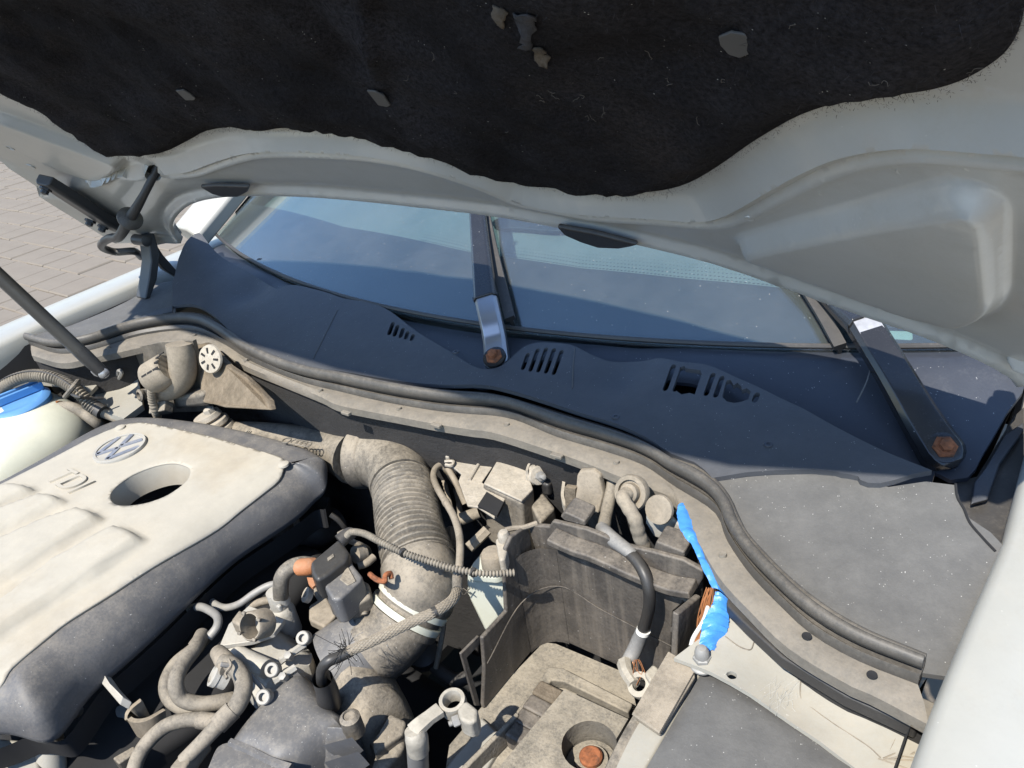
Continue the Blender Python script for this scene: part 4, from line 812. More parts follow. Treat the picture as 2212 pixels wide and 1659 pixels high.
part(mt, 'bolt', G().lathe(a-UZ*.006, _n([-.25, -.1, 1]), [(.009, 0), (.009, .008), (.005, .010)], 6), M_zinc)

# ------------------------------------------------------------------ intake duct, corrugated hose, air flow housing
duct = thing('intake_duct', 'wide dusty black intake pipe running behind the engine cover', 'pipe')
D_ = [W(p, z) for p, z in (((470, 935), .80), ((530, 940), .822), ((600, 948), .83), ((680, 962), .832), ((735, 978), .834), ((765, 988), .835))]
part(duct, 'pipe', G().tube(D_, [.018, .021, .0235, .026, .031, .037], n=28), M_duct)
q = W(zD(1900, 1195), .872)
for k in range(4): c_ = W(zD(1895+28*k, 1195+5*k), .874); part(duct, 'moulded_ring', G().tube([c_+.0052*np.array([math.cos(t), math.sin(t), 0]) for t in np.linspace(0, 6.283, 13)], .0009, n=5, sub=1), M_duct)
c_ = W(zD(1845, 1185), .874); part(duct, 'moulded_ring', G().tube([c_+.006*np.array([math.cos(t), math.sin(t), 0]) for t in np.linspace(0, 6.283, 13)], .0009, n=5, sub=1), M_duct)
ih = thing('intake_hose', 'corrugated dusty rubber intake hose bending down to the air box', 'hose')
E_ = [W(p, z) for p, z in (((770, 988), .836), ((805, 988), .838), ((838, 1000), .842), ((860, 1025), .845), ((868, 1050), .845))]
part(ih, 'elbow', G().tube(E_, [.038, .040, .040, .040, .0395], n=30), M_duct)
Rb = [W(p, z) for p, z in (((862, 1025), .845), ((874, 1070), .845), ((880, 1110), .845), ((887, 1150), .843), ((898, 1190), .84), ((908, 1225), .835))]
part(ih, 'bellows', G().tube(Rb, [.0385, .0392, .0392, .0392, .040, .041], n=36, rib=(.0078, .0058), sub=8), M_duct)
cu_ = [W(p, z) for p, z in (((900, 1215), .838), ((908, 1245), .832), ((905, 1275), .822), ((893, 1300), .812))]
part(ih, 'cuff', G().tube(cu_, [.040, .042, .042, .040], n=30), M_duct)
a = (E_[0]+E_[1])/2; d = _n(E_[1]-E_[0])
hc = part(ih, 'hose_clip', G().tube([a-d*.012, a-d*.008, a+d*.008, a+d*.012], [.0400, .0425, .0425, .0400], n=30, sub=2), M_dpl)
part(hc, 'latch', G().tube([a+np.array(WD(zM(*p), 1))*0+W(zM(*p), .862+.012*k) for k, p in enumerate(((980, 385), (990, 320), (1015, 240)))], .006, n=8), M_dpl)
maf = thing('air_flow_housing', 'dusty air flow housing with two pale clamp bands', 'housing')
Mf = [W(p, z) for p, z in (((893, 1300), .812), ((872, 1335), .80), ((845, 1368), .79), ((805, 1400), .78))]
part(maf, 'tube', G().tube(Mf, [.038, .038, .039, .041], n=30), M_dpl)
d = _n(Mf[1]-Mf[0])
for o_, m_ in ((-.004, M_res), (.010, M_res), (.018, M_dpl), (-.014, M_dpl)):
    a = Mf[0]+d*(.004+o_); part(maf, 'clamp_band', G().tube([a-d*.0035, a+d*.0035], .0415, n=34, sub=1), m_)
P = [W(zI(*p), z) for p, z in (((835, 400), .868), ((880, 435), .872), ((930, 445), .872), ((935, 410), .875), ((965, 395), .872), ((975, 430), .868))]
part(maf, 'clamp_screw', G().tube(P, .0028, n=8), M_rust)
# ------------------------------------------------------------------ air box (front, under the camera)
ab = thing('air_box', 'large dusty black air filter box with rounded outlet neck', 'air box')
Nk = [W(p, z) for p, z in ((zI(880, 800), .785), (zI(780, 900), .775), (zI(640, 1010), .765))]
part(ab, 'outlet_neck', G().tube(Nk, [.040, .044, .046], n=32, sub=6), M_box)
Lt = [W(zI(*p), .795) for p in ((500, 760), (640, 690), (760, 700), (870, 780), (960, 900), (1040, 1060), (1030, 1120), (920, 1230), (760, 1350), (560, 1250), (420, 1100), (400, 930))]
lo_ = [p[:2] for p in smooth_poly([(*p[:2], 0) for p in Lt], 4, True)]
lcx = np.mean(np.array(lo_), 0)
def neck_h(x, y): d = np.maximum(sdist(x, y, lo_), 0); return .800-.06*(1-np.sqrt(np.clip(1-(1-np.clip(d/.055, 0, 1))**2, 0, 1)))
part(ab, 'outlet_dome', G().sheet(lo_, neck_h, .05, step=.008), M_dpl, ang=60)
Bx = [W(zI(*p), .80) for p in ((390, 940), (560, 1180), (760, 1330), (560, 1400), (330, 1600), (200, 1646), (-140, 1500), (-60, 1380), (90, 1190), (250, 1050))]
bo = rnd([p[:2] for p in Bx], .02, 4)
def box_h(x, y): d = np.maximum(sdist(x, y, bo), 0); return .803-.03*(1-np.sqrt(np.clip(1-(1-np.clip(d/.022, 0, 1))**2, 0, 1)))
part(ab, 'upper_shell', G().sheet(bo, box_h, .12, step=.009), M_box, ang=50)
Cx = [W(zI(*p), .79) for p in ((-140, 1500), (0, 1480), (180, 1560), (330, 1646), (420, 1900), (-300, 1900))]
part(ab, 'front_shell', G().sheet(rnd([p[:2] for p in Cx], .015), lambda x, y: .792+.0*x, .12, step=.02), M_box, bev=.004)
part(ab, 'step_rib', G().tube([W(zI(*p), .796) for p in ((-60, 1480), (60, 1530), (200, 1600), (330, 1646))], .004, n=6), M_box)
sp = [W(zI(*p), z) for p, z in (((575, 1230), .79), ((560, 1150), .815), ((530, 1070), .838))]
part(ab, 'breather_spout', G().tube(sp, [.0118, .0106, .0096], n=24, sub=5, cap=False), M_black)
part(ab, 'bracket_fin', G().prism([W(zI(*p), z) for p, z in (((550, 1370), .80), ((710, 1380), .81), ((800, 1600), .77), ((560, 1700), .76), ((520, 1560), .77))], (0, 0, -.03)), M_box, bev=.004)
for p, q, r_ in (((530, 1500), (720, 1450), (600, 1560)), ((540, 1610), (760, 1540), (620, 1650))): part(ab, 'web', G().prism([W(zI(*p), .79), W(zI(*q), .815), W(zI(*r_), .78)], (.004, .004, -.02)), M_box)
part(ab, 'screw_boss', G().lathe(W(zI(705, 1320), .815), UZ, [(.010, -.02), (.0095, 0), (.006, .003), (.0055, .001), (.001, .001)], 16), M_dpl)
part(ab, 'lower_duct', G().prism([W(zI(*p), .76) for p in ((760, 1350), (920, 1250), (960, 1290), (1060, 1330), (1060, 1500), (900, 1700), (820, 1700), (860, 1560), (800, 1420))], (0, 0, -.14)), M_dpl, bev=.01)
part(ab, 'corner_plate', G().prism([W(zI(*p), z) for p, z in (((960, 1290), .775), ((1070, 1340), .77), ((1050, 1440), .765), ((860, 1560), .77), ((850, 1480), .775))], (0, 0, -.02)), M_dpl, bev=.003)

# ------------------------------------------------------------------ valve unit with its hose
vu = thing('pressure_sensor_unit', 'black plastic sensor unit with bolted flange beside the intake hose', 'sensor')
ux = _n(W(zI(700, 190), .87)-W(zI(440, 340), .87)); 
def blk(px, z, th, m, nm, bev=.004, rt=vu): return part(rt, nm, G().prism([W(zI(*p), z) for p in px], (0, 0, -th)), m, bev=bev)
blk([(445, 320), (640, 160), (700, 250), (690, 300), (560, 400), (490, 440), (455, 390)], .880, .03, M_cable, 'cap', .005)
blk([(515, 430), (700, 300), (790, 410), (770, 440), (640, 560), (590, 560)], .868, .035, M_box, 'body', .004)
blk([(560, 400), (690, 300), (705, 312), (530, 445), (512, 432)], .874, .02, M_black, 'neck', .002)
blk([(560, 570), (760, 420), (830, 450), (845, 540), (740, 600), (600, 610)], .845, .02, M_dpl, 'flange', .004)
blk([(590, 600), (750, 590), (850, 530), (850, 580), (760, 640), (620, 640)], .832, .025, M_dpl, 'lower_flange', .004)
blk([(640, 430), (690, 340), (745, 440), (690, 470)], .8695, .002, M_dpl, 'label_panel', .001)
blk([(560, 295), (600, 265), (605, 285), (565, 315)], .8812, .002, M_dpl, 'label_panel', .0005)
part(vu, 'plug', G().tube([W(zI(640, 190), .885), W(zI(700, 140), .888), W(zI(720, 150), .888)], [.008, .007, .006], n=10), M_black)
part(vu, 'screw', G().lathe(W(zI(752, 512), .848), UZ, [(.0065, 0), (.0065, .0015), (.005, .004), (.002, .004), (.002, .002)], 14), M_steel)
part(vu, 'spring', G().tube([W(zI(800+28*math.cos(t), 615+6*t-12), .818+.012*math.sin(t)) for t in np.linspace(0, 12, 40)], .0022, n=6, sub=2), M_dpl)
part(vu, 'arm', G().prism([W(zI(*p), .80) for p in ((450, 470), (520, 470), (620, 660), (540, 740), (440, 690), (440, 600), (500, 560))], (0, 0, -.012)), M_hose2, bev=.003)
part(vu, 'eyelet', G().lathe(W(zI(435, 535), .81), (-.4, -.6, .7), [(.0085, -.003), (.0085, .003), (.0035, .0035), (.003, -.004)], 24, close=False), M_zinc)
part(vu, 'nipple', G().tube([W(zI(740, 275), .86), W(zI(800, 262), .855)], [.0095, .008], n=16, sub=2), M_hose2)
part(vu, 'side_pipe', G().tube([W(zI(*p), .85) for p in ((760, 345), (810, 330), (860, 290))], .0045, n=10), M_hose2)
eh = thing('vacuum_elbow_hose', 'woven rubber elbow hose taped orange at the sensor', 'hose')
P = [W(zI(*p), z) for p, z in (((455, 340), .862), ((400, 335), .866), ((330, 355), .868), ((275, 410), .862), ((262, 480), .85), ((264, 560), .832))]
part(eh, 'hose', G().tube(P, .0083, n=22, sub=6), M_duct)
part(eh, 'orange_tape', G().tube([W(zI(480, 345), .863), W(zI(440, 352), .866), W(zI(395, 355), .867), W(zI(375, 360), .866)], [.0086, .0094, .0092, .0086], n=16, sub=4), M_orange)
part(eh, 'tape_tail', G().prism([W(zI(*p), .862) for p in ((430, 420), (495, 425), (490, 465), (465, 485), (440, 460))], (0, 0, -.003)), M_orange)
a = P[-1]; part(eh, 'hose_clamp', G().tube([a+UZ*.005, a-UZ*.005], .0091, n=24, sub=1), M_alu)
part(eh, 'clamp_ear', G().box(a+np.array([.009, -.009, .0]), .006, .005, .008), M_alu, bev=.002)
part(eh, 'nipple', G().lathe(W(zI(270, 640), .80), UZ, [(.0145, -.03), (.0145, 0), (.013, .005), (.010, .008), (.0095, .03)], 22), M_alu)

# ------------------------------------------------------------------ wire conduits and hoses
cd = thing('cable_conduit', 'thin corrugated conduit stretched from sensor unit across intake hose to battery box', 'conduit')
P = [W(zI(*p), z) for p, z in (((690, 150), .893), ((720, 128), .900), ((800, 140), .905), ((900, 190), .908), ((1050, 262), .906), ((1200, 312), .902), ((1350, 358), .898), ((1500, 388), .894), ((1620, 398), .89), ((1760, 390), .885))]
part(cd, 'conduit', G().tube(P, .0038, n=12, rib=(.0032, .0017), sub=8), M_hose)
bh = thing('breather_hose', 'brown rubber hose with braided lower end passing over air flow housing', 'hose')
P = [W(zL(*p), z) for p, z in (((260, 470), .83), ((200, 400), .85), ((150, 360), .86), ((110, 390), .862), ((100, 450), .864), ((130, 530), .868), ((190, 630), .872), ((250, 740), .876), ((285, 860), .878), ((292, 980), .878), ((285, 1100), .876), ((272, 1180), .874))]
part(bh, 'rubber_hose', G().tube(P, .0041, n=14, sub=6), M_hose2)
P2 = [W(zI(*p), z) for p, z in (((1400, 420), .874), ((1395, 500), .876), ((1360, 570), .880), ((1250, 645), .882), ((1120, 700), .882), ((1000, 758), .880), ((850, 830), .876), ((690, 900), .866))]
br = part(bh, 'braided_sleeve', G().tube(P2, .0045, n=20, sub=10), M_hose)
g = G()   # the braid: two sets of crossing strands
C_ = np.array(catmull(P2, 26)); T_ = np.gradient(C_, axis=0); T_ /= np.linalg.norm(T_, axis=1)[:, None]
sN = np.cross(T_, UZ); sN /= np.linalg.norm(sN, axis=1)[:, None]; sB = np.cross(sN, T_); ln = np.r_[0, np.cumsum(np.linalg.norm(np.diff(C_, axis=0), axis=1))]
for sg in (1, -1):
    for k in range(12):
        th = 2*math.pi*k/12+sg*ln/.0045*.42; g.tube(C_+.0046*(sN*np.cos(th)[:, None]+sB*np.sin(th)[:, None]), .00045, n=4, sub=1)
part(br, 'braid_strands', g, M_hose2, kind='stuff')
a = W(zI(1400, 430), .876); part(bh, 'ferrule', G().tube([W(zI(1405, 370), .876), W(zI(1400, 430), .877), W(zI(1397, 500), .878)], [.0050, .0057, .0050], n=14, sub=3), M_dpl)
P3 = [W(zI(*p), z) for p, z in (((720, 890), .866), ((640, 930), .866), ((570, 960), .866), ((530, 1010), .856), ((525, 1080), .835), ((540, 1150), .815))]
part(bh, 'black_elbow', G().tube(P3, .0052, n=16, sub=6), M_cable)
g = G()
for k in range(70):
    t = rng.uniform(0, 6.28); a = P2[-1]+.0045*np.array([math.cos(t)*.4, math.sin(t)*.6, math.sin(t*1.3)*.9]); d = _n(_n(P2[-1]-P2[-2])*rng.uniform(.3, 1)+rng.normal(0, .7, 3)); L_ = rng.uniform(.008, .026)
    g.tube([a, a+d*L_*.5, a+d*L_+rng.normal(0, .004, 3)], .00032, n=3, sub=3)
part(bh, 'frayed_strands', g, M_cable, kind='stuff')
wr = thing('wire_bundle', 'bundle of dusty wires beside the zinc bracket', 'wires')
for pts, r_, zz in (((( 160, 150), (185, 230), (215, 330), (240, 440)), .0036, (.86, .86, .85, .84)), (((145, 300), (200, 380), (260, 480), (330, 640)), .0040, (.85, .855, .85, .83)), (((165, 440), (195, 560), (215, 640), (240, 760)), .0036, (.83, .83, .825, .82)), (((250, 500), (275, 600), (290, 700), (280, 800)), .0034, (.82, .82, .82, .81))):
    part(wr, 'wire', G().tube([W(zL(*p), z) for p, z in zip(pts, zz)], r_, n=10), M_hose2)
part(wr, 'connector', G().box(W(zL(215, 290), .875), .006, .014, .008, U=(1, .3, 0), V=(-.3, 1, 0)), M_zinc, bev=.002)
part(wr, 'cut_hose_end', G().tube([W(zL(300, 750), .83), W(zL(430, 700), .835)], [.0075, .007], n=14, sub=3), M_hose2)
part(wr, 'plug_housing', G().tube([W(zL(355, 960), .84), W(zL(430, 890), .845), W(zL(490, 830), .85)], .0062, n=6, sub=2), M_hose2)
part(wr, 'plug_housing', G().tube([W(zL(220, 830), .81), W(zL(240, 930), .81)], .0065, n=8, sub=2), M_hose2)
part(wr, 'black_tube', G().tube([W(zL(500, 830), .82), W(zL(570, 760), .82)], .006, n=12, sub=2), M_cable)

# ------------------------------------------------------------------ zinc bracket with control box
cbx = thing('control_box_bracket', 'speckled zinc bracket holding a dusty control box by the bulkhead', 'bracket')
def LZ(px, z): return [W(zL(*p), z) for p in px]
part(cbx, 'plate', G().prism(LZ(((170, 240), (400, 180), (450, 175), (610, 245), (450, 480), (620, 600), (540, 740), (420, 660), (345, 650), (280, 470), (300, 420), (215, 350)), .872), (0, 0, -.003)), M_zinc, bev=.001)
part(cbx, 'bead', G().tube(LZ(((360, 465), (440, 330), (520, 200)), .873), .0022, n=8), M_zinc)
part(cbx, 'fold', G().tube(LZ(((390, 150), (440, 150), (470, 180)), .880), .0035, n=10), M_zinc)
P = LZ(((470, 165), (600, 200), (760, 245), (850, 270), (868, 300), (850, 340), (800, 370), (780, 420)), .890)
part(cbx, 'strap', G().tube(P, .0026, n=8, prof=[(-.5, -1.8), (.5, -1.8), (.5, 1.8), (-.5, 1.8)], upv=UZ), M_zinc)
part(cbx, 'strap', G().tube(LZ(((880, 340), (940, 345), (1010, 400), (1050, 470), (1040, 600), (1060, 680)), .880), .0034, n=8, prof=[(-.5, -1.6), (.5, -1.6), (.5, 1.6), (-.5, 1.6)], upv=UZ), M_zinc)
part(cbx, 'control_box', G().prism(LZ(((565, 300), (700, 355), (790, 400), (830, 530), (740, 625), (450, 490)), .878), (.004, -.014, -.075)), M_dpl, bev=.005)
part(cbx, 'box_lid', G().prism(LZ(((570, 305), (785, 402), (822, 528), (738, 615), (462, 488)), .8815), (0, 0, -.0035)), M_zinc, bev=.0015)
part(cbx, 'dark_window', G().prism(LZ(((485, 550), (610, 625), (560, 725), (420, 650)), .8745), (0, 0, -.004)), M_dark)
part(cbx, 'side_fin', G().prism(LZ(((800, 640), (890, 545), (985, 660), (870, 780)), .862), (0, 0, -.05)), M_duct, bev=.004)
a = W(zL(850, 430), .885); d = _n(W(zL(940, 455), .895)-a)
part(cbx, 'rubber_bush', G().lathe(a-d*.007, d, [(.010, 0), (.0118, .002), (.0118, .005), (.0095, .006), (.0112, .009), (.0105, .012), (.006, .013)], 26), M_zinc)
part(cbx, 'bolt', G().lathe(a+d*.005, d, [(.006, 0), (.006, .005), (.0032, .0055), (.0032, .012), (.002, .0125)], 6), M_steel)
part(cbx, 'black_clip', G().box(W(zL(925, 520), .87), .012, .010, .018), M_cable, bev=.004)
part(cbx, 'clip', G().tube(LZ(((180, 330), (240, 330), (230, 360), (185, 355)), .876), .002, n=5), M_zinc)

# ------------------------------------------------------------------ bulkhead details on the near side
bk = thing('insulation_sheet', 'brown scuffed insulation panel hanging from the bulkhead flange', 'panel')
part(bk, 'panel', G().prism([WY(zL(*p), y) for p, y in (((1160, 400), -.06), ((1250, 395), -.06), ((1310, 440), -.06), ((1335, 560), -.06), ((1300, 720), -.075), ((1150, 715), -.08), ((1125, 600), -.07), ((1140, 430), -.06))], (0, .008, 0)), M_hose2, bev=.004)
part(bk, 'lower_plate', G().prism([WY(zL(*p), -.07) for p in ((1050, 520), (1130, 530), (1130, 700), (1060, 680))], (0, .006, 0)), M_bfelt)
part(bk, 'lower_plate', G().prism([WY(zL(*p), -.07) for p in ((1210, 720), (1320, 730), (1330, 860), (1240, 840))], (0, .006, 0)), M_duct)
part(bk, 'clip', G().box(W(zL(1000, 290), .925), .010, .004, .003, U=(1, -.2, 0), V=(.2, 1, 0)), M_steel, bev=.001)
part(bk, 'clip', G().box(W(zL(1645, 512), .925), .010, .004, .003, U=(1, -.35, 0), V=(.35, 1, 0)), M_steel, bev=.001)
lm = thing('harness_grommet', 'round rubber grommet with taped harness coming out of the bulkhead', 'grommet')
a = WY(zL(1530, 560), -.088); d = _n([-.05, -1, .55])
part(lm, 'rubber_disc', G().lathe(a-d*.008, d, [(.0165, 0), (.0175, .005), (.0165, .009), (.0125, .0095), (.012, .006), (.0095, .006), (.009, .012), (.0065, .014)], 30), M_hose2)
P = [a+d*.006, a+d*.016+np.array([.001, 0, -.004]), WY(zL(1560, 740), -.108), WY(zL(1590, 850), -.108), WY(zL(1630, 950), -.105), WY(zL(1670, 1040), -.10)]
part(lm, 'taped_harness', G().tube(P, .0068, n=16, rib=(.010, .0006)), M_hose2)
part(lm, 'backing_plate', G().prism([WY(zL(*p), -.082) for p in ((1640, 640), (1740, 650), (1890, 800), (1890, 950), (1700, 880), (1640, 780))], (0, .004, 0)), M_alu, bev=.002)
part(lm, 'rubber_plug', G().lathe(WY(zL(1745, 680), -.088), d, [(.014, 0), (.0135, .003), (.007, .0035), (.001, .002)], 22), M_hose2)

# ------------------------------------------------------------------ battery box (empty)
bt = thing('battery_box', 'empty scuffed black plastic battery box with dusty floor', 'battery box')
zt, zf_ = .872, .735
yB = -.118; 
back = [WY(p, yB) for p in (zJ(560, 85), zJ(700, 95), zJ(720, 60), zJ(930, 110), zJ(1010, 140), zJ(1180, 215), zJ(1360, 255), zJ(1560, 310), zJ(1690, 380), zJ(1690, 430), zJ(1640, 520), zJ(1500, 640), zJ(1480, 920))]
bl = W(zJ(700, 800), zf_+.03)
poly = back+[np.array([back[-1][0], yB, zf_]), np.array([bl[0], yB, zf_])]
xL = .318
part(bt, 'rear_wall', G().prism(poly, (0, .006, 0)), M_tray, bev=.002)
left = [WX(p, xL) for p in (zJ(640, 70), zJ(560, 90), zJ(460, 160), zJ(425, 240), zJ(418, 400), zJ(430, 640), zJ(275, 810), zJ(290, 1000), zJ(280, 1240))]
left = [np.array([xL, yB, left[0][2]])]+left[1:]+[np.array([xL, left[-1][1], zf_]), np.array([xL, yB, zf_])]
part(bt, 'side_wall', G().prism(left, (-.005, 0, 0)), M_tray, bev=.002)
cr0 = np.array([xL, yB]); g = G(); V = []   # rounded inside corner
for z in np.linspace(zf_, zt-.002, 8):
    for k in range(7):
        t = math.pi/2*k/6; r_ = .030; V.append((xL+r_-r_*math.cos(t)+.0005, yB-r_+r_*math.sin(t)-.0005, z))
g.add(V, [(i*7+j, i*7+j+1, i*7+8+j, i*7+7+j) for i in range(7) for j in range(6)]); part(bt, 'corner', g, M_tray, ang=60)
part(bt, 'top_lip', G().tube([WY(p, yB-.006) for p in (zJ(725, 150), zJ(870, 215), zJ(1030, 270), zJ(1250, 370), zJ(1480, 460), zJ(1640, 490))], .013, prof=[(-.5, -.3), (.9, -.3), (.9, .3), (-.5, .5)], upv=UZ), M_tray, bev=.002)
part(bt, 'corner_cap', G().prism([W(p, .888) for p in (zJ(1430, 420), zJ(1600, 370), zJ(1695, 400), zJ(1690, 450), zJ(1610, 520), zJ(1560, 480))], (0, 0, -.02)), M_floor, bev=.004)
for px in (((770, 30), (800, 0), (930, 60), (935, 95), (800, 60)), ((1370, 240), (1390, 190), (1570, 260), (1570, 320), (1380, 270))):
    part(bt, 'clip_box', G().prism([WY(zJ(*p), -.112) for p in px], (0, .022, .004)), M_tray, bev=.002)
part(bt, 'seam', G().tube([(xL+.003, yB-.10, .79), (xL+.003, yB-.035, .815), (xL+.03, yB-.002, .822), (.40, yB-.002, .812), (.49, yB-.002, .80)], .0005, n=5), M_tray)
part(bt, 'side_rib', G().prism([WX(zJ(*p), xL-.01) for p in ((120, 905), (235, 790), (270, 815), (160, 930), (250, 1240), (215, 1240))], (.003, 0, 0)), M_tray, bev=.001)
part(bt, 'right_flank', G().prism([WX(zJ(*p), .505) for p in ((1490, 640), (1640, 520), (1620, 640), (1610, 880), (1560, 930), (1480, 920))], (.006, 0, 0)), M_tray, bev=.002)
for p, q in (((1500, 760), (1610, 620)), ((1510, 920), (1620, 800))): part(bt, 'flank_rib', G().tube([WX(zJ(*p), .503), WX(zJ(*q), .503)], .003, n=6), M_tray)
fo = [W(p, zf_) for p in (zJ(270, 1250), zJ(640, 870), zJ(720, 880), zJ(1190, 1080), zJ(1260, 1240), zJ(1050, 1660), zJ(700, 1900), zJ(0, 1900), zJ(60, 1500))]
part(bt, 'floor', G().sheet([(p[0], p[1]+(.008 if i in (1, 2, 3) else 0)) for i, p in enumerate(fo)], lambda x, y: zf_+.0*x, .006, step=.02), M_floor)
wl = [W(p, zf_+.012) for p in (zJ(700, 990), zJ(790, 1000), zJ(1240, 1230), zJ(1210, 1290), zJ(800, 1090), zJ(720, 1080), zJ(500, 1310), zJ(480, 1290))]
part(bt, 'floor_rib', G().prism(wl, (0, 0, -.012)), M_floor, bev=.002)
pf = [W(p, zf_+.03) for p in (zJ(800, 1140), zJ(1210, 1330), zJ(1050, 1600), zJ(950, 1800), zJ(350, 1800), zJ(380, 1640))]
hl_ = W(zJ(960, 1500), zf_+.03)[:2]
cir = [(hl_[0]+.0255*math.cos(t), hl_[1]+.0255*math.sin(t)) for t in np.linspace(0, 6.283, 29)[:-1]]
part(bt, 'platform', G().sheet([p[:2] for p in pf], lambda x, y: zf_+.03+.0*x, .03, holes=[cir], step=.02), M_floor, bev=.002)
part(bt, 'boss_floor', G().lathe((*hl_, zf_+.002), UZ, [(.025, -.001), (.024, .002), (.016, .003), (.0155, .008), (.001, .008)], 26), M_floor)
part(bt, 'rusty_bolt', G().lathe((*hl_, zf_+.012), UZ, [(.0108, 0), (.0108, .003), (.009, .005), (.001, .0055)], 20), M_rust, label='rust-brown bolt head')
for p in ((690, 1150), (630, 1240), (570, 1330), (520, 1420)):
    c_ = W(zJ(*p), zf_+.022); part(bt, 'clip_pocket', G().prism([c_+np.array(o_) for o_ in ((-.014, -.009, 0), (.014, -.009, 0), (.014, .009, 0), (-.014, .009, 0))], (0, 0, -.022)), M_tray if p[1] > 1200 else M_bfelt, bev=.003)
part(bt, 'floor_web', G().prism([W(zJ(*p), zf_+.025) for p in ((490, 1280), (510, 1300), (160, 1660), (130, 1640))], (0, 0, -.025)), M_floor, bev=.002)
part(bt, 'mounting_ledge', G().prism([W(zJ(*p), .742) for p in ((240, 1400), (260, 1300), (420, 1450), (300, 1646), (100, 1800), (-80, 1800), (60, 1600))], (0, 0, -.03)), M_shelf, bev=.004, label='pale ledge at the front of the box')

# ------------------------------------------------------------------ battery terminal clamp, cables
tm = thing('battery_clamp', 'loose lead battery clamp ring with bolt on a cable end', 'battery clamp')
a = W(zI(1355, 1190), .845); ta = _n([.05, -.12, 1])
part(tm, 'ring', G().lathe(a-ta*.012, ta, [(.0118, -.006), (.0122, .003), (.0116, .008), (.0084, .0085), (.0078, .007), (.0076, -.007)], 30, close=False), M_lead)
part(tm, 'jaw', G().prism([W(zI(*p), .842) for p in ((1390, 1260), (1450, 1200), (1530, 1260), (1525, 1340), (1470, 1360), (1410, 1330))], (0, 0, -.022)), M_lead, bev=.004)
d = _n(W(zI(1330, 1370), .832)-W(zI(1470, 1310), .835)); b = W(zI(1470, 1310), .836)
part(tm, 'bolt', G().tube([b-d*.006, b+d*.018], .0026, n=10, sub=1, rib=(.0012, .0004)), M_steel)
part(tm, 'nut', G().lathe(b+d*.008, d, [(.0045, 0), (.0050, .001), (.0050, .006), (.004, .0065)], 6), M_steel)
part(tm, 'strap', G().tube([W(zI(1290, 1270), .838), W(zI(1220, 1320), .838), W(zI(1150, 1380), .836), W(zI(1120, 1420), .832)], [.0064, .006, .007, .0085], prof=[(-1, -.5), (1, -.5), (1, .5), (-1, .5)], upv=UZ), M_lead, bev=.004)
part(tm, 'crimp', G().tube([W(zI(1120, 1400), .836), W(zI(1135, 1450), .828), W(zI(1145, 1530), .81)], [.0086, .0100, .0097], n=18), M_lead)
part(tm, 'cable', G().tube([W(zI(1140, 1500), .815), W(zI(1145, 1600), .79), W(zI(1150, 1760), .74), W(zI(1120, 1900), .68)], .0095, n=18), M_sleeve)
bc = thing('battery_cable', 'thick black battery cable arching over the battery box wall to a ring terminal', 'cable')
Q = [(zL(1395, 370), .925, 'a'), (zL(1400, 480), .915, 'a'), (zL(1380, 600), .905, 'a'), (zL(1350, 740), .900, 'a'), (zL(1335, 840), .900, 'a')]
P = [W(p, z) for p, z, _ in Q]; part(bc, 'upper_run', G().tube(P, [.0058, .0062, .0064, .0064, .0068], n=16), M_hose)
P = [W(zJ(*p), z) for p, z in (((1040, 100), .900), ((1070, 140), .903), ((1130, 190), .905), ((1210, 250), .905), ((1240, 280), .903))]
part(bc, 'grey_sleeve', G().tube(P, [.0064, .0075, .0070, .0062, .0060], n=18), M_sleeve)
P = [W(zJ(*p), z) for p, z in (((1215, 260), .904), ((1270, 320), .902), ((1320, 410), .896), ((1345, 510), .884), ((1345, 610), .866), ((1325, 700), .844), ((1300, 770), .828))]
part(bc, 'black_cable', G().tube(P, .0057, n=18), M_cable)
P = [W(zJ(*p), z) for p, z in (((1310, 750), .832), ((1280, 820), .816), ((1245, 900), .802), ((1205, 970), .795))]
part(bc, 'lower_sleeve', G().tube(P, [.0063, .0070, .0073, .0068], n=18), M_sleeve)
part(bc, 'torn_collar', G().tube([W(zJ(1310, 755), .832), W(zJ(1303, 775), .828)], .0067, n=14, sub=1), M_white)
a = W(zJ(1290, 1115), .80)
part(bc, 'ring_terminal', G().lathe(a, _n([-.1, -.5, .9]), [(.0118, -.004), (.0122, .0), (.0115, .004), (.0065, .0045), (.006, -.004)], 26, close=False), M_lead)
part(bc, 'terminal_neck', G().tube([W(zJ(1190, 975), .797), W(zJ(1205, 1040), .80), W(zJ(1250, 1110), .80)], [.008, .0065, .006], n=8), M_lead)
part(bc, 'terminal_jaw', G().prism([W(zJ(*p), .812) for p in ((1310, 1030), (1370, 970), (1410, 1000), (1400, 1050), (1350, 1090))], (0, 0, -.016)), M_lead, bev=.003)
g = G()
for k in range(5):
    a0 = W(zJ(1250+6*k, 950), .81); g.tube([a0, a0+rng.normal(0, .003, 3)+np.array([.004, -.006, 0]), a0+np.array([.010, -.014, -.004])+rng.normal(0, .003, 3)], .00035, n=4)
part(bc, 'stray_strands', g, M_copper, kind='stuff')

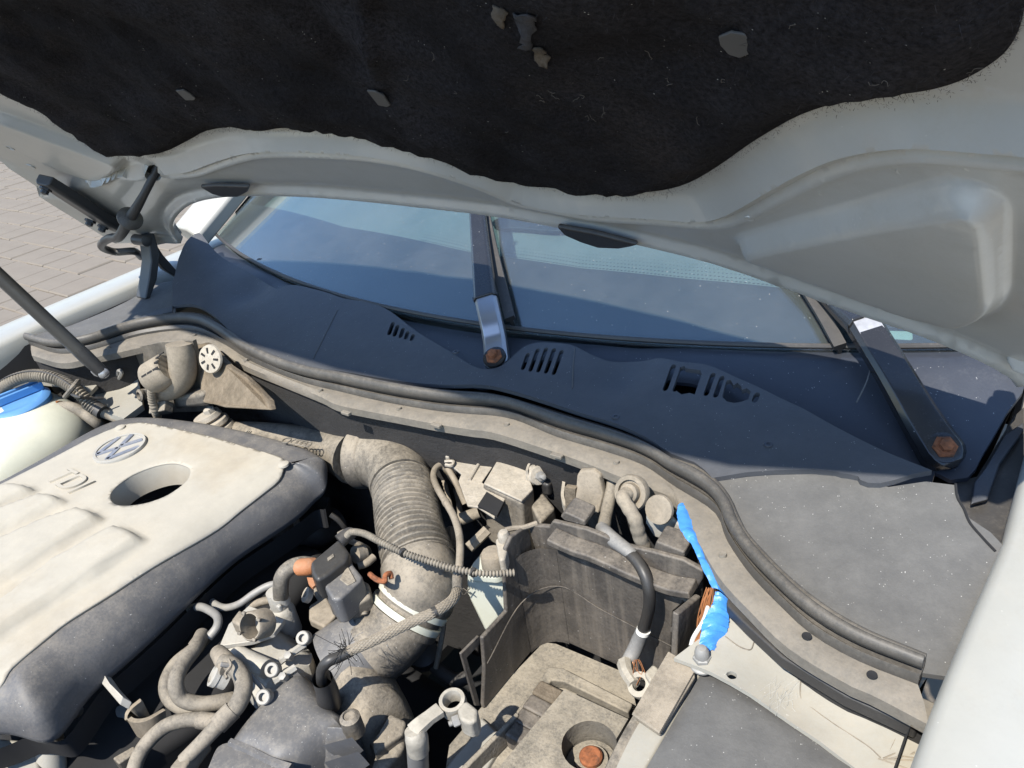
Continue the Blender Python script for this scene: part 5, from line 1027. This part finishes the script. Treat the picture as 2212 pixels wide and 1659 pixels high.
# ------------------------------------------------------------------ brake fluid reservoir
bres = thing('brake_fluid_reservoir', 'pale green brake fluid reservoir tucked behind the battery box', 'reservoir')
pl = [W(zL(*p), z) for p, z in (((330, 1130), .845), ((640, 1130), .845), ((640, 1420), .80), ((480, 1600), .755), ((420, 1480), .775), ((330, 1290), .81))]
part(bres, 'bottle', G().prism(pl, (-.01, .05, -.01)), M_res, bev=.006)
part(bres, 'shoulder', G().prism([W(zL(*p), .848) for p in ((380, 1060), (470, 960), (620, 980), (640, 1130), (560, 1170), (340, 1150))], (0, 0, -.012)), M_res, bev=.004)
a = W(zL(530, 1010), .868); part(bres, 'cap', G().lathe(a-UZ*.016, UZ, [(.0135, 0), (.014, .003), (.0135, .016), (.0115, .019), (.006, .020), (.001, .020)], 12), M_hose2)
part(bres, 'level_plug', G().prism([W(zL(*p), .889) for p in ((545, 890), (620, 860), (700, 880), (640, 950), (620, 1040), (575, 1050))], (0, 0, -.02)), M_zinc, bev=.003)
part(bres, 'level_plug_top', G().lathe(W(zL(610, 870), .895), UZ, [(.0065, -.006), (.0065, .001), (.0045, .005), (.002, .006)], 14), M_zinc)
part(bres, 'lead', G().tube([W(zL(*p), .893) for p in ((620, 830), (690, 815), (760, 810), (850, 780))], .0028, n=8), M_hose2)
tq = W(zL(415, 1240), .8285); nrm = _n(np.cross(pl[1]-pl[0], pl[4]-pl[0])); 
if nrm[2] < 0: nrm = -nrm
uu = _n(pl[1]-pl[0]); part(bres, 'level_mark', textmesh('MAX', .0125, .0003, np.array(pl[0])*.5+np.array(pl[2])*.5+nrm*.001-uu*.03, uu, np.cross(nrm, uu)), M_dpl)

# ------------------------------------------------------------------ fuse box, ribbed strap, wing shelf, tape
ZB = .882
fb_ = thing('fuse_box', 'flat black dusty fuse box lid beside the near wing', 'fuse box')
fl_px = [zJ(1690, 1020), zJ(2000, 1180), zK(450, 1190), zK(700, 1340), zK(900, 1470), zK(1010, 1550), zK(1160, 1660), zK(1200, 1900), zK(-600, 1900), zJ(1250, 1800), zJ(1330, 1640)]
lid = [W(p, ZB) for p in fl_px]; lo2 = rnd([p[:2] for p in lid], .008, 3)
part(fb_, 'lid', G().sheet(lo2, lambda x, y: ZB+.004*sst(sdist(x, y, lo2), 0, .006)+.0015*np.sin(x*23)*np.sin(y*19), .02, step=.012), M_pad, ang=40)
part(fb_, 'side_edge', G().prism([W(p, ZB-.004) for p in (zJ(1560, 955), zJ(1690, 1020), zJ(1330, 1640), zJ(1100, 2000), zJ(950, 2000), zJ(1250, 1300))], (0, 0, -.10)), M_shelf, bev=.003, label='dusty pale side edge')
part(fb_, 'hinge_rod', G().tube([W(zJ(*p), .872) for p in ((1290, 1340), (1220, 1460), (1140, 1620), (1080, 1760))], .007, n=8), M_dpl)
part(fb_, 'well', G().prism([W(p, .868) for p in (zK(720, 1345), zK(960, 1400), zK(1250, 1560), zK(1290, 1640), zK(1250, 1760), zK(1130, 1680), zK(900, 1480))], (0, 0, -.02)), M_dark, bev=.004)
part(fb_, 'fuse', G().box(W(zK(1055, 1560), .876), .020, .010, .016, U=(1, -.3, 0), V=(.3, 1, 0)), M_pink, bev=.001, label='small red blade fuse')
rs = thing('ribbed_strap', 'ribbed grey-brown strap folded over the edge of the battery box', 'strap')
top_ = [zJ(1470, 905), zJ(1640, 1010), zJ(1640, 1060), zJ(1415, 1420), zJ(1240, 1300)]
part(rs, 'base', G().prism([W(p, ZB+.004) for p in top_], (0, 0, -.006)), M_hose2, bev=.002)
c0, c1, c2, c3 = (W(p, ZB+.005) for p in (zJ(1470, 905), zJ(1645, 1015), zJ(1415, 1420), zJ(1240, 1300)))
rib_me = None
for k in range(34):
    t = (k+.5)/34; a = c0+(c3-c0)*t; b = c1+(c2-c1)*t
    part(rs, 'rib', G().tube([a, b], .0017, n=6, sub=1), M_hose2)
sh = thing('inner_wing_shelf', 'pale dusty inner wing shelf with hole between fuse box and seal flange', 'body panel')
S_ = [zK(-40, 930), zK(160, 820), zK(260, 700), zK(300, 560), zK(440, 660), zK(620, 850), zK(800, 1010), zK(1100, 1180), zK(1540, 1390), zK(1560, 1420), zK(1480, 1700), zK(1250, 1700), zK(900, 1440), zK(700, 1320), zK(450, 1170), zK(200, 1040)]
so_ = [W(p, .895)[:2] for p in S_]
hl3 = [W(p, .893)[:2] for p in rnd([zK(290, 1060), zK(330, 1038), zK(368, 1060), zK(362, 1090), zK(320, 1098)], 20, 3)]
shelf_h = lambda x, y: .893+.03*sst(y, -.20, -.08)+.004*np.sin((x+y)*40)
part(sh, 'shelf', G().sheet(so_, shelf_h, .004, holes=[hl3], step=.012), M_shelf, ang=60)
part(sh, 'dark_gap_strip', G().prism([W(p, .918) for p in (zK(300, 480), zK(450, 660), zK(700, 900), zK(1080, 1130), zK(1540, 1350), zK(1520, 1390), zK(1060, 1180), zK(650, 930), zK(420, 720), zK(300, 600))], (0, 0, -.012)), M_black, bev=.002)
part(sh, 'seam', G().tube([HF(zK(*p), shelf_h) for p in ((780, 1030), (778, 1200), (860, 1270), (1000, 1370), (1200, 1500), (1290, 1580))], .0005, n=5), M_dpl)
part(sh, 'seam', G().tube([HF(zK(*p), shelf_h) for p in ((290, 800), (370, 860), (430, 885), (460, 880), (480, 830), (520, 820))], .0006, n=5), M_dpl)
for p in ((1235, 1050), (815, 800)): part(fl, 'flange_hole', G().lathe(W(zK(*p), ZFL+.0055), UZ, [(.0036, 0), (.0034, .0010), (.001, .0006)], 16), M_dark)
part(sh, 'flange_end', G().prism([W(zK(*p), .934) for p in ((1110, 1075), (1130, 1010), (1330, 1090), (1660, 1230), (1600, 1375), (1280, 1205), (1260, 1160))], (0, 0, -.005)), M_flange, bev=.002)
gn = thing('ground_nut', 'domed steel earth nut on its washer beside the blue tape', 'nut')
a = W(zJ(1685, 965), .893)
part(gn, 'flange_washer', G().lathe(a-UZ*.004, UZ, [(.0095, 0), (.0095, .0016), (.0078, .003), (.0072, .0042)], 26), M_steel)
part(gn, 'hexagon', G().lathe(a+UZ*.001, UZ, [(.0068, 0), (.0072, .001), (.0072, .005), (.006, .006)], 6), M_steel)
part(gn, 'dome', G().lathe(a+UZ*.0066, UZ, [(.0056, 0), (.0058, .004), (.0051, .0075), (.0036, .0095), (.001, .0102)], 20), M_steel)
part(gn, 'lug', G().prism([W(zJ(*p), .888) for p in ((1640, 900), (1740, 900), (1800, 960), (1790, 1030), (1700, 1010), (1640, 970))], (0, 0, -.005)), M_shelf, bev=.001)
bt_ = thing('blue_tape', 'torn bright blue tape wrapped along wires beneath the flange', 'tape')
def strip(px, z, nm):
    """a flat, creased length of tape with torn edges"""
    L1 = [W(p, q) for p, q in zip(px[0], z)]; L2 = [W(p, q-.006) for p, q in zip(px[1], z)]; k = 9; A_, B_ = np.array(catmull(L1, k)), np.array(catmull(L2, k)); n_ = len(A_); V = []; m = 7
    fold = np.cumsum(rng.normal(0, .0006, n_)); fold -= fold.mean()
    for i in range(n_):
        for j in range(m):
            t = j/(m-1); te = t*(1.6 if 'upper' in nm else 1.2)-(.45 if 'upper' in nm else .1)+(rng.normal(0, .02) if j in (0, m-1) else 0); q = A_[i]*(1-te)+B_[i]*te
            V.append(q+UZ*(.004*math.sin(math.pi*t)+fold[i]*math.sin(3*t+i*.2)+.0006*math.sin(i*.7+j*1.3)))
    nb = len(V); V += [v-UZ*.0006 for v in V]
    F = [(i*m+j, i*m+j+1, (i+1)*m+j+1, (i+1)*m+j) for i in range(n_-1) for j in range(m-1)]; F += [tuple(q+nb for q in f[::-1]) for f in F]
    part(bt_, nm, G().add(V, F), M_tape, ang=28)
strip(([zK(10, -40), zK(20, 40), zK(45, 130), zK(90, 200), zK(140, 300), zK(190, 400), zK(240, 510)], [zK(60, -30), zK(105, 60), zK(130, 150), zK(150, 230), zK(200, 330), zK(260, 430), zK(310, 560)]), (.938, .938, .937, .934, .931, .927, .922), 'upper_length')
strip(([zK(235, 520), zK(215, 600), zK(165, 690), zK(150, 770), zK(140, 850), zK(190, 900)], [zK(310, 570), zK(305, 640), zK(300, 710), zK(285, 780), zK(260, 850), zK(240, 925)]), (.922, .917, .912, .907, .902, .898), 'lower_length')
g = G()
for k in range(13):
    o_ = rng.normal(0, 14, 2); P = [W(zK(p[0]+o_[0]*(.4+1.1*math.sin(.9+i*.8)**2)+rng.normal(0, 9), p[1]+o_[1]*.4), z) for i, (p, z) in enumerate((((190, 490), .905), ((160, 590), .900), ((130, 690), .897), ((110, 800), .893), ((70, 900), .888), ((40, 950), .886)))]
    g.tube(P, .0005, n=5, sub=4)
cw = thing('bare_copper_wire', 'frayed bare copper strands running down to the earth nut', 'wire')
part(cw, 'strands', g, M_copper, kind='stuff')
part(cw, 'pale_core', G().tube([W(zK(*p), z) for p, z in (((180, 610), .902), ((150, 700), .899), ((90, 800), .894), ((70, 860), .891))], .0018, n=6), M_white)
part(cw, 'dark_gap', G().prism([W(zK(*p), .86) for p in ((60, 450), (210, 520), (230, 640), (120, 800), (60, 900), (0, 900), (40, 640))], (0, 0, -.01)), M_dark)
cwb = thing('white_threads', 'tangle of white threads stuck on the inner wing shelf', 'threads'); g = G()
for k in range(30):
    a0 = np.array([rng.uniform(580, 820), rng.uniform(1050, 1200)]); an = rng.normal(2.2, .4); P = []
    for i in range(5):
        P.append(HF(zK(*a0), shelf_h)+UZ*abs(.0004*rng.normal())); a0 = a0+np.array([math.cos(an), math.sin(an)])*30; an += rng.normal(0, .3)
    g.tube(P, .0002, n=4, sub=3)
part(cwb, 'threads', g, M_thread, kind='stuff')
ss_ = thing('straw', 'wisp of dry straw lodged by the near wing', 'straw'); g = G()
for k in range(18):
    a0 = W(zK(1390+rng.normal(0, 50), 1575+rng.normal(0, 14)), .893); g.tube([a0, a0+np.array([rng.normal(.01, .008), rng.normal(.006, .005), rng.uniform(0, .006)])], .0006, n=4, sub=2)
part(ss_, 'stalks', g, M_hose2, kind='stuff')

# ------------------------------------------------------------------ coolant hoses, pipes and castings at the front of the engine
def hose(nm, label, pts, r, m=M_hose, cl=(), n=18):
    t = thing(nm, label, 'hose'); P = [W(zG(*p), z) for p, z in pts]; part(t, 'hose', G().tube(P, r, n=n, sub=6), m)
    for i, f in cl:
        a = P[i]+(P[i+1]-P[i])*f; d = _n(P[i+1]-P[i]); rr3 = r if np.isscalar(r) else r[i]
        part(t, 'clamp', G().tube([a-d*.009, a+d*.009], rr3+.0012, n=18, sub=2), M_dpl)
    return t
hose('coolant_hose', 'thick looped coolant hose clamped to a bare metal pipe', [((1310, 800), .800), ((1250, 880), .795), ((1130, 980), .79), ((1070, 1100), .785), ((1090, 1200), .775), ((1180, 1260), .77), ((1290, 1290), .765)], .0077, cl=[(0, .35)])
hose('coolant_hose', 'inner coolant hose curling under the thermostat pipe', [((1300, 790), .805), ((1260, 870), .815), ((1170, 990), .818), ((1130, 1100), .815), ((1170, 1200), .80), ((1300, 1235), .79), ((1450, 1215), .785), ((1520, 1200), .78)], .0078)
hose('coolant_hose', 'dark elbow hose pushed onto the thermostat casting', [((1430, 960), .825), ((1500, 990), .825), ((1555, 1060), .822), ((1565, 1150), .82), ((1520, 1250), .815), ((1430, 1340), .81), ((1300, 1480), .80), ((1180, 1600), .79)], [.0078, .0082, .0086, .0086, .0084, .0078, .0071, .0068], cl=[(4, .8)])
hose('coolant_hose', 'long lower hose sweeping to the bottom beside the air box', [((1420, 1360), .79), ((1250, 1335), .79), ((1080, 1370), .785), ((950, 1480), .775), ((880, 1600), .765), ((840, 1760), .75)], .0073, cl=[(0, .5)])
mp_ = thing('metal_coolant_pipe', 'pale steel coolant pipe emerging bent from beneath the engine cover', 'pipe')
part(mp_, 'pipe', G().tube([W(zG(*p), z) for p, z in (((1220, 620), .78), ((1290, 610), .80), ((1360, 640), .805), ((1400, 680), .81), ((1395, 740), .81), ((1340, 810), .805))], .0047, n=16), M_steel)
mp2 = thing('metal_vacuum_pipe', 'pale steel pipe curving towards the woven elbow hose', 'pipe')
part(mp2, 'pipe', G().tube([W(zG(*p), z) for p, z in (((1330, 540), .775), ((1380, 590), .785), ((1450, 615), .79), ((1540, 590), .80), ((1640, 520), .81), ((1740, 470), .815), ((1850, 460), .81))], .0042, n=16), M_steel)
part(mp2, 'lower_pipe', G().tube([W(zG(*p), z) for p, z in (((1600, 610), .79), ((1690, 575), .80), ((1780, 560), .80))], .0046, n=12), M_hose2)
hd = thing('thermostat_casting', 'dusty cast aluminium housing with socket bolts in front of the sensor', 'casting')
hp = [W(zG(*p), .795) for p in ((1410, 860), (1620, 830), (1740, 700), (1800, 690), (1900, 760), (1960, 800), (1990, 870), (1930, 960), (1850, 1040), (1760, 1100), (1700, 1200), (1650, 1180), (1560, 1040), (1480, 930))]
ho2 = rnd([p[:2] for p in hp], .012, 3)
part(hd, 'body', G().sheet(ho2, lambda x, y: .795-.02*(1-sst(sdist(x, y, ho2), 0, .016))+.004*np.sin(x*90+y*40), .05, step=.007), M_alu, ang=60)
part(hd, 'raised_tube', G().tube([W(zG(1480, 880), .80), W(zG(1600, 950), .802), W(zG(1720, 1010), .802)], [.008, .0095, .010], n=18), M_alu)
for p in ((1745, 1015), (1945, 810), (1690, 1190)):
    a = W(zG(*p), .812); d = _n([.35, -.55, .75]); bb = part(hd, 'socket_bolt', G().lathe(a-d*.009, d, [(.0074, 0), (.0074, .009), (.0066, .010), (.0040, .010), (.0037, .005), (.001, .005)], 20), M_steel)
for p in ((1855, 925), (1820, 1060), (1610, 760)): part(hd, 'small_bolt', G().lathe(W(zG(*p), .806), _n([.2, -.4, 1]), [(.0042, -.006), (.0042, .003), (.002, .0035)], 6), M_steel)
for a_, b_ in (((1800, 960), (1960, 850)), ((1760, 1090), (1900, 1000))): part(hd, 'rib', G().tube([W(zG(*a_), .802), W(zG(*b_), .802)], .004, n=6, sub=2), M_alu)
part(hd, 'flat_plate', G().prism([W(zG(*p), .815) for p in ((1470, 720), (1600, 600), (1830, 690), (1760, 780), (1620, 830), (1410, 860))], (0, 0, -.006)), M_alu, bev=.001)
rc = thing('pipe_clip', 'open round plastic pipe clip standing on the aluminium housing', 'clip')
a = W(zG(1650, 725), .838); d = _n([.15, -.75, .55])
part(rc, 'ring', G().lathe(a-d*.012, d, [(.0152, 0), (.0152, .020), (.0138, .022), (.0128, .022), (.0128, 0)], 30, close=False), M_hose2)
for k in range(4): t = .7+k*1.57; u_ = _n(np.cross(UZ, d)); v_ = np.cross(d, u_); part(rc, 'tooth', G().box(a+d*.010+(u_*math.cos(t)+v_*math.sin(t))*.0145, .0045, .0035, .0045, U=u_, V=v_), M_dpl, bev=.001)
part(rc, 'foot', G().prism([W(zG(*p), .83) for p in ((1480, 700), (1560, 740), (1600, 680), (1540, 620))], (0, 0, -.02)), M_hose2, bev=.003)
sn = thing('thermostat_sensor', 'round clipped temperature sensor at the hose junction', 'sensor')
a = W(zG(1400, 1055), .815); d = _n([-.5, -.5, .7])
part(sn, 'body', G().lathe(a-d*.01, d, [(.0105, 0), (.0105, .009), (.0115, .010), (.0115, .015), (.0085, .016), (.008, .0135), (.001, .0135)], 24), M_alu)
part(sn, 'clip', G().tube([W(zG(*p), .838) for p in ((1470, 950), (1485, 990), (1450, 1040), (1460, 1070))], .0016, n=6), M_dpl)
part(sn, 'tee', G().tube([W(zG(1400, 900), .82), W(zG(1440, 950), .822), W(zG(1480, 1010), .822)], [.008, .0098, .0105], n=16), M_hose2)
cg = thing('cradle_bracket', 'curved dusty bracket below the looped coolant hose', 'bracket')
part(cg, 'wall', G().tube([W(zG(*p), z) for p, z in (((920, 1230), .765), ((850, 1290), .765), ((840, 1340), .76), ((880, 1365), .76), ((960, 1355), .76), ((1060, 1300), .755))], .006, prof=[(-.4, -3.5), (.4, -3.5), (.4, 1), (-.4, 1)], upv=UZ), M_hose2, bev=.0012)
part(cg, 'lower_body', G().prism([W(zG(*p), .735) for p in ((820, 1350), (1050, 1330), (980, 1450), (880, 1560), (860, 1700), (640, 1700), (700, 1520), (830, 1450))], (0, 0, -.03)), M_hose2, bev=.008)
part(cg, 'clip_block', G().prism([W(zG(*p), .755) for p in ((720, 1580), (860, 1500), (880, 1540), (760, 1620))], (0, 0, -.015)), M_dpl, bev=.002)
pb = thing('bracket_plate', 'grey steel bracket plate with slot beneath the engine cover edge', 'bracket')
part(pb, 'plate', G().prism([WD(zG(*p), t_) for p, t_ in (((625, 1040), .79), ((650, 1100), .785), ((770, 1240), .775), ((790, 1190), .775), ((700, 1100), .78), ((660, 1030), .79))], (.004, .004, -.01)), M_alu, bev=.001)
part(pb, 'socket', G().tube([W(zG(830, 1260), .74), W(zG(780, 1290), .745)], .0078, n=16, sub=2), M_sleeve)
part(pb, 'rear_plate', G().prism([W(zG(*p), .70) for p in ((740, 1060), (860, 940), (1080, 960), (980, 1140), (880, 1170), (780, 1110))], (0, 0, -.03)), M_dark, bev=.004)
for p in ((435, 1295), ):
    sb = thing('sleeve_bolt', 'pale hollow bolt head under the rounded cover corner', 'bolt'); a = W(zG(*p), .79); d = _n([.4, -.7, .5])
    part(sb, 'head', G().lathe(a-d*.012, d, [(.0085, 0), (.0085, .014), (.0076, .0152), (.0045, .0152), (.004, .008), (.001, .008)], 20), M_zinc)
lp = thing('crossmember_tube', 'cream metal tube and plate below the engine cover corner', 'tube')
part(lp, 'tube', G().tube([W(zG(*p), z) for p, z in (((290, 1330), .79), ((310, 1450), .77), ((330, 1600), .75), ((350, 1800), .72))], .0135, n=18), M_shelf)
part(lp, 'plate', G().prism([W(zG(*p), .76) for p in ((-100, 1440), (0, 1450), (230, 1470), (280, 1800), (-100, 1800))], (0, 0, -.02)), M_shelf, bev=.004)
cy = thing('dark_cylinder', 'dark ribbed cylinder deep below the lower coolant hose', 'cylinder')
part(cy, 'drum', G().lathe(W(zG(1050, 1540), .70), _n([.2, -.3, 1]), [(.030, -.03), (.030, 0), (.024, .004), (.022, 0), (.001, 0)], 24), M_black)
pl_ = thing('corner_connector', 'grey plastic connector clipped against the air box corner', 'connector')
part(pl_, 'shell', G().prism([W(zG(*p), .795) for p in ((1080, 1646), (1200, 1500), (1290, 1420), (1330, 1440), (1250, 1540), (1160, 1700))], (0, 0, -.02)), M_hose2, bev=.003)
part(pl_, 'slot', G().prism([W(zG(*p), .7965) for p in ((1250, 1500), (1310, 1430), (1320, 1440), (1265, 1515))], (0, 0, -.003)), M_dark)
# ------------------------------------------------------------------ small things that fill the bay
def tie(root, p, d, r, nm='cable_tie', m=None):
    d = _n(d); part(root, nm, G().tube([p-d*.0022, p+d*.0022], r, n=16, sub=1), m or M_cable)
def wire(nm, label, pts, r, m, f=zM):
    t = thing(nm, label, 'wire'); P = [W(f(*p), z) for p, z in pts]; part(t, 'lead', G().tube(P, r, n=8, sub=6), m); return t, P
t, P = wire('sensor_lead', 'thin taped lead looping beneath the sensor plug', (((880, 960), .872), ((960, 1010), .86), ((1050, 1050), .85), ((1110, 1090), .83), ((1130, 1180), .81)), .0034, M_hose2)
part(t, 'plug', G().box(P[0], .014, .010, .009, U=(1, -.4, 0), V=(.4, 1, 0)), M_dpl, bev=.002)
t, P = wire('glow_plug_lead', 'black lead dropping into the gap behind the engine cover corner', (((760, 760), .80), ((840, 820), .79), ((900, 900), .775), ((930, 1000), .75)), .0036, M_cable)
t, P = wire('thermostat_lead', 'thin grey lead running over the aluminium casting', (((1420, 980), .835), ((1540, 1000), .825), ((1640, 1080), .815), ((1720, 1180), .80), ((1760, 1300), .78)), .0024, M_sleeve, zG)
t, P = wire('fan_lead', 'taped black lead hanging below the cradle bracket', (((560, 1180), .70), ((640, 1300), .70), ((700, 1420), .695), ((690, 1600), .68)), .006, M_cable, zG)
t, P = wire('battery_sense_wire', 'thin wire dropping inside the dark gap beside the battery box', (((1290, 560), .78), ((1310, 700), .76), ((1290, 850), .74), ((1260, 1000), .71)), .0030, M_hose2, zI)
vt = thing('gear_linkage', 'dusty metal rod and joint deep in the gap before the battery box', 'linkage')
part(vt, 'rod', G().tube([W(zI(*p), z) for p, z in (((1180, 900), .70), ((1260, 1000), .69), ((1380, 1080), .685), ((1470, 1060), .69))], .008, n=12), M_black)
part(vt, 'joint', G().lathe(W(zI(1180, 910), .705), _n([.2, -.3, 1]), [(.018, -.01), (.018, .004), (.010, .008), (.001, .008)], 18), M_black)
tb = thing('turbo_pipe', 'black curved pipe in the shadow under the cover corner', 'pipe')
part(tb, 'pipe', G().tube([W(zM(*p), z) for p, z in (((260, 1000), .72), ((420, 960), .73), ((620, 930), .735), ((820, 820), .73))], .022, n=18), M_black)
part(tb, 'stud', G().tube([W(zM(430, 760), .78), W(zM(465, 920), .765)], [.005, .004], n=10, sub=2), M_steel)
part(tb, 'bracket', G().prism([W(zM(*p), .75) for p in ((330, 1000), (420, 930), (470, 940), (440, 1020), (360, 1060))], (0, 0, -.004)), M_sleeve)
# ties and clips on the hoses
ob = {o.name: o for o in bpy.data.objects}
q = [W(zI(*p), z) for p, z in (((1250, 645), .882), ((1000, 758), .880))]
tie(bh, q[0], q[1]-q[0], .0052); tie(bh, W(zL(190, 630), .872), W(zL(250, 740), .876)-W(zL(190, 630), .872), .0047, m=M_hose2)
tie(cd, W(zI(1050, 262), .906), np.array([.8, -.3, 0]), .0044); tie(cd, W(zI(1500, 388), .894), np.array([.9, -.3, 0]), .0044)
# rivets and spot welds along the flange
for k in (14, 26, 40, 55, 66, 78, 90, 104):
    c_ = SF[k]*.5+FL[k]*.5; part(fl, 'spot_weld', G().lathe((c_[0], c_[1], ZFL+.0055), UZ, [(.0035, -.002), (.003, .0006), (.001, .0002)], 12), M_flange)
# clips along the felt on the bulkhead
M_seam = M_dpl
for p, q in (((40, 1010), (130, 985)), ((620, 1090), (650, 1105)), ((1395, 1285), (1430, 1300))):
    part(fl, 'flange_tab', G().box(W(zE(*p), ZFL+.001), .014, .006, .004), M_flange, bev=.001)
# stiffening ribs and spot welds on the underside of the bonnet
for px in ((640, 352), (760, 357), (880, 375), (1010, 408), (1130, 440), (1620, 470), (1780, 420), (1950, 372), (2100, 365)):
    uv = HP(px); z = float(hood_h([uv[0]], [uv[1]])[0]); part(hood, 'spot_weld', G().lathe(HO+HU*uv[0]+HV*uv[1]+HN*(z-.0012), HN, [(.0042, 0), (.0036, .0010), (.001, .0004)], 14), M_paint_in)
for px in ((22, 318), (60, 375), (190, 455)):
    uv = HP(px); z = float(hood_h([uv[0]], [uv[1]])[0]); part(hood, 'bolt_hole', G().lathe(HO+HU*uv[0]+HV*uv[1]+HN*(z-.003), HN, [(.008, 0), (.007, .0034), (.0055, .0036), (.005, .002), (.001, .002)], 16), M_paint_in)

# hairline crack and moulded seams of the cowl
part(cow, 'crack', G().tube([HF(p, zp)+UZ*.0004 for p in ((2064, 1046), (2068, 1075), (2082, 1100), (2095, 1130), (2120, 1160), (2150, 1192))], .0011, n=5), M_dark)
for L_ in ([zD(2170, 350), zD(2090, 510), zD(2015, 660)], [zE(1510, 590), zE(1500, 700), zE(1495, 850)], [(1880, 800), (1870, 830), (1850, 870)]):
    part(cow, 'moulded_seam', G().tube([HF(p, zc)+UZ*.0002 for p in L_], .0007, n=5), M_pad)
for p in ((560, 560), (985, 760), (1330, 900), (1660, 960)):
    part(cow, 'screw', G().lathe(HF(p, zc)-UZ*.0005, UZ, [(.0045, 0), (.0042, .0012), (.002, .0014), (.0018, .0006), (.0005, .0006)], 12), M_cowl2)
finalize()
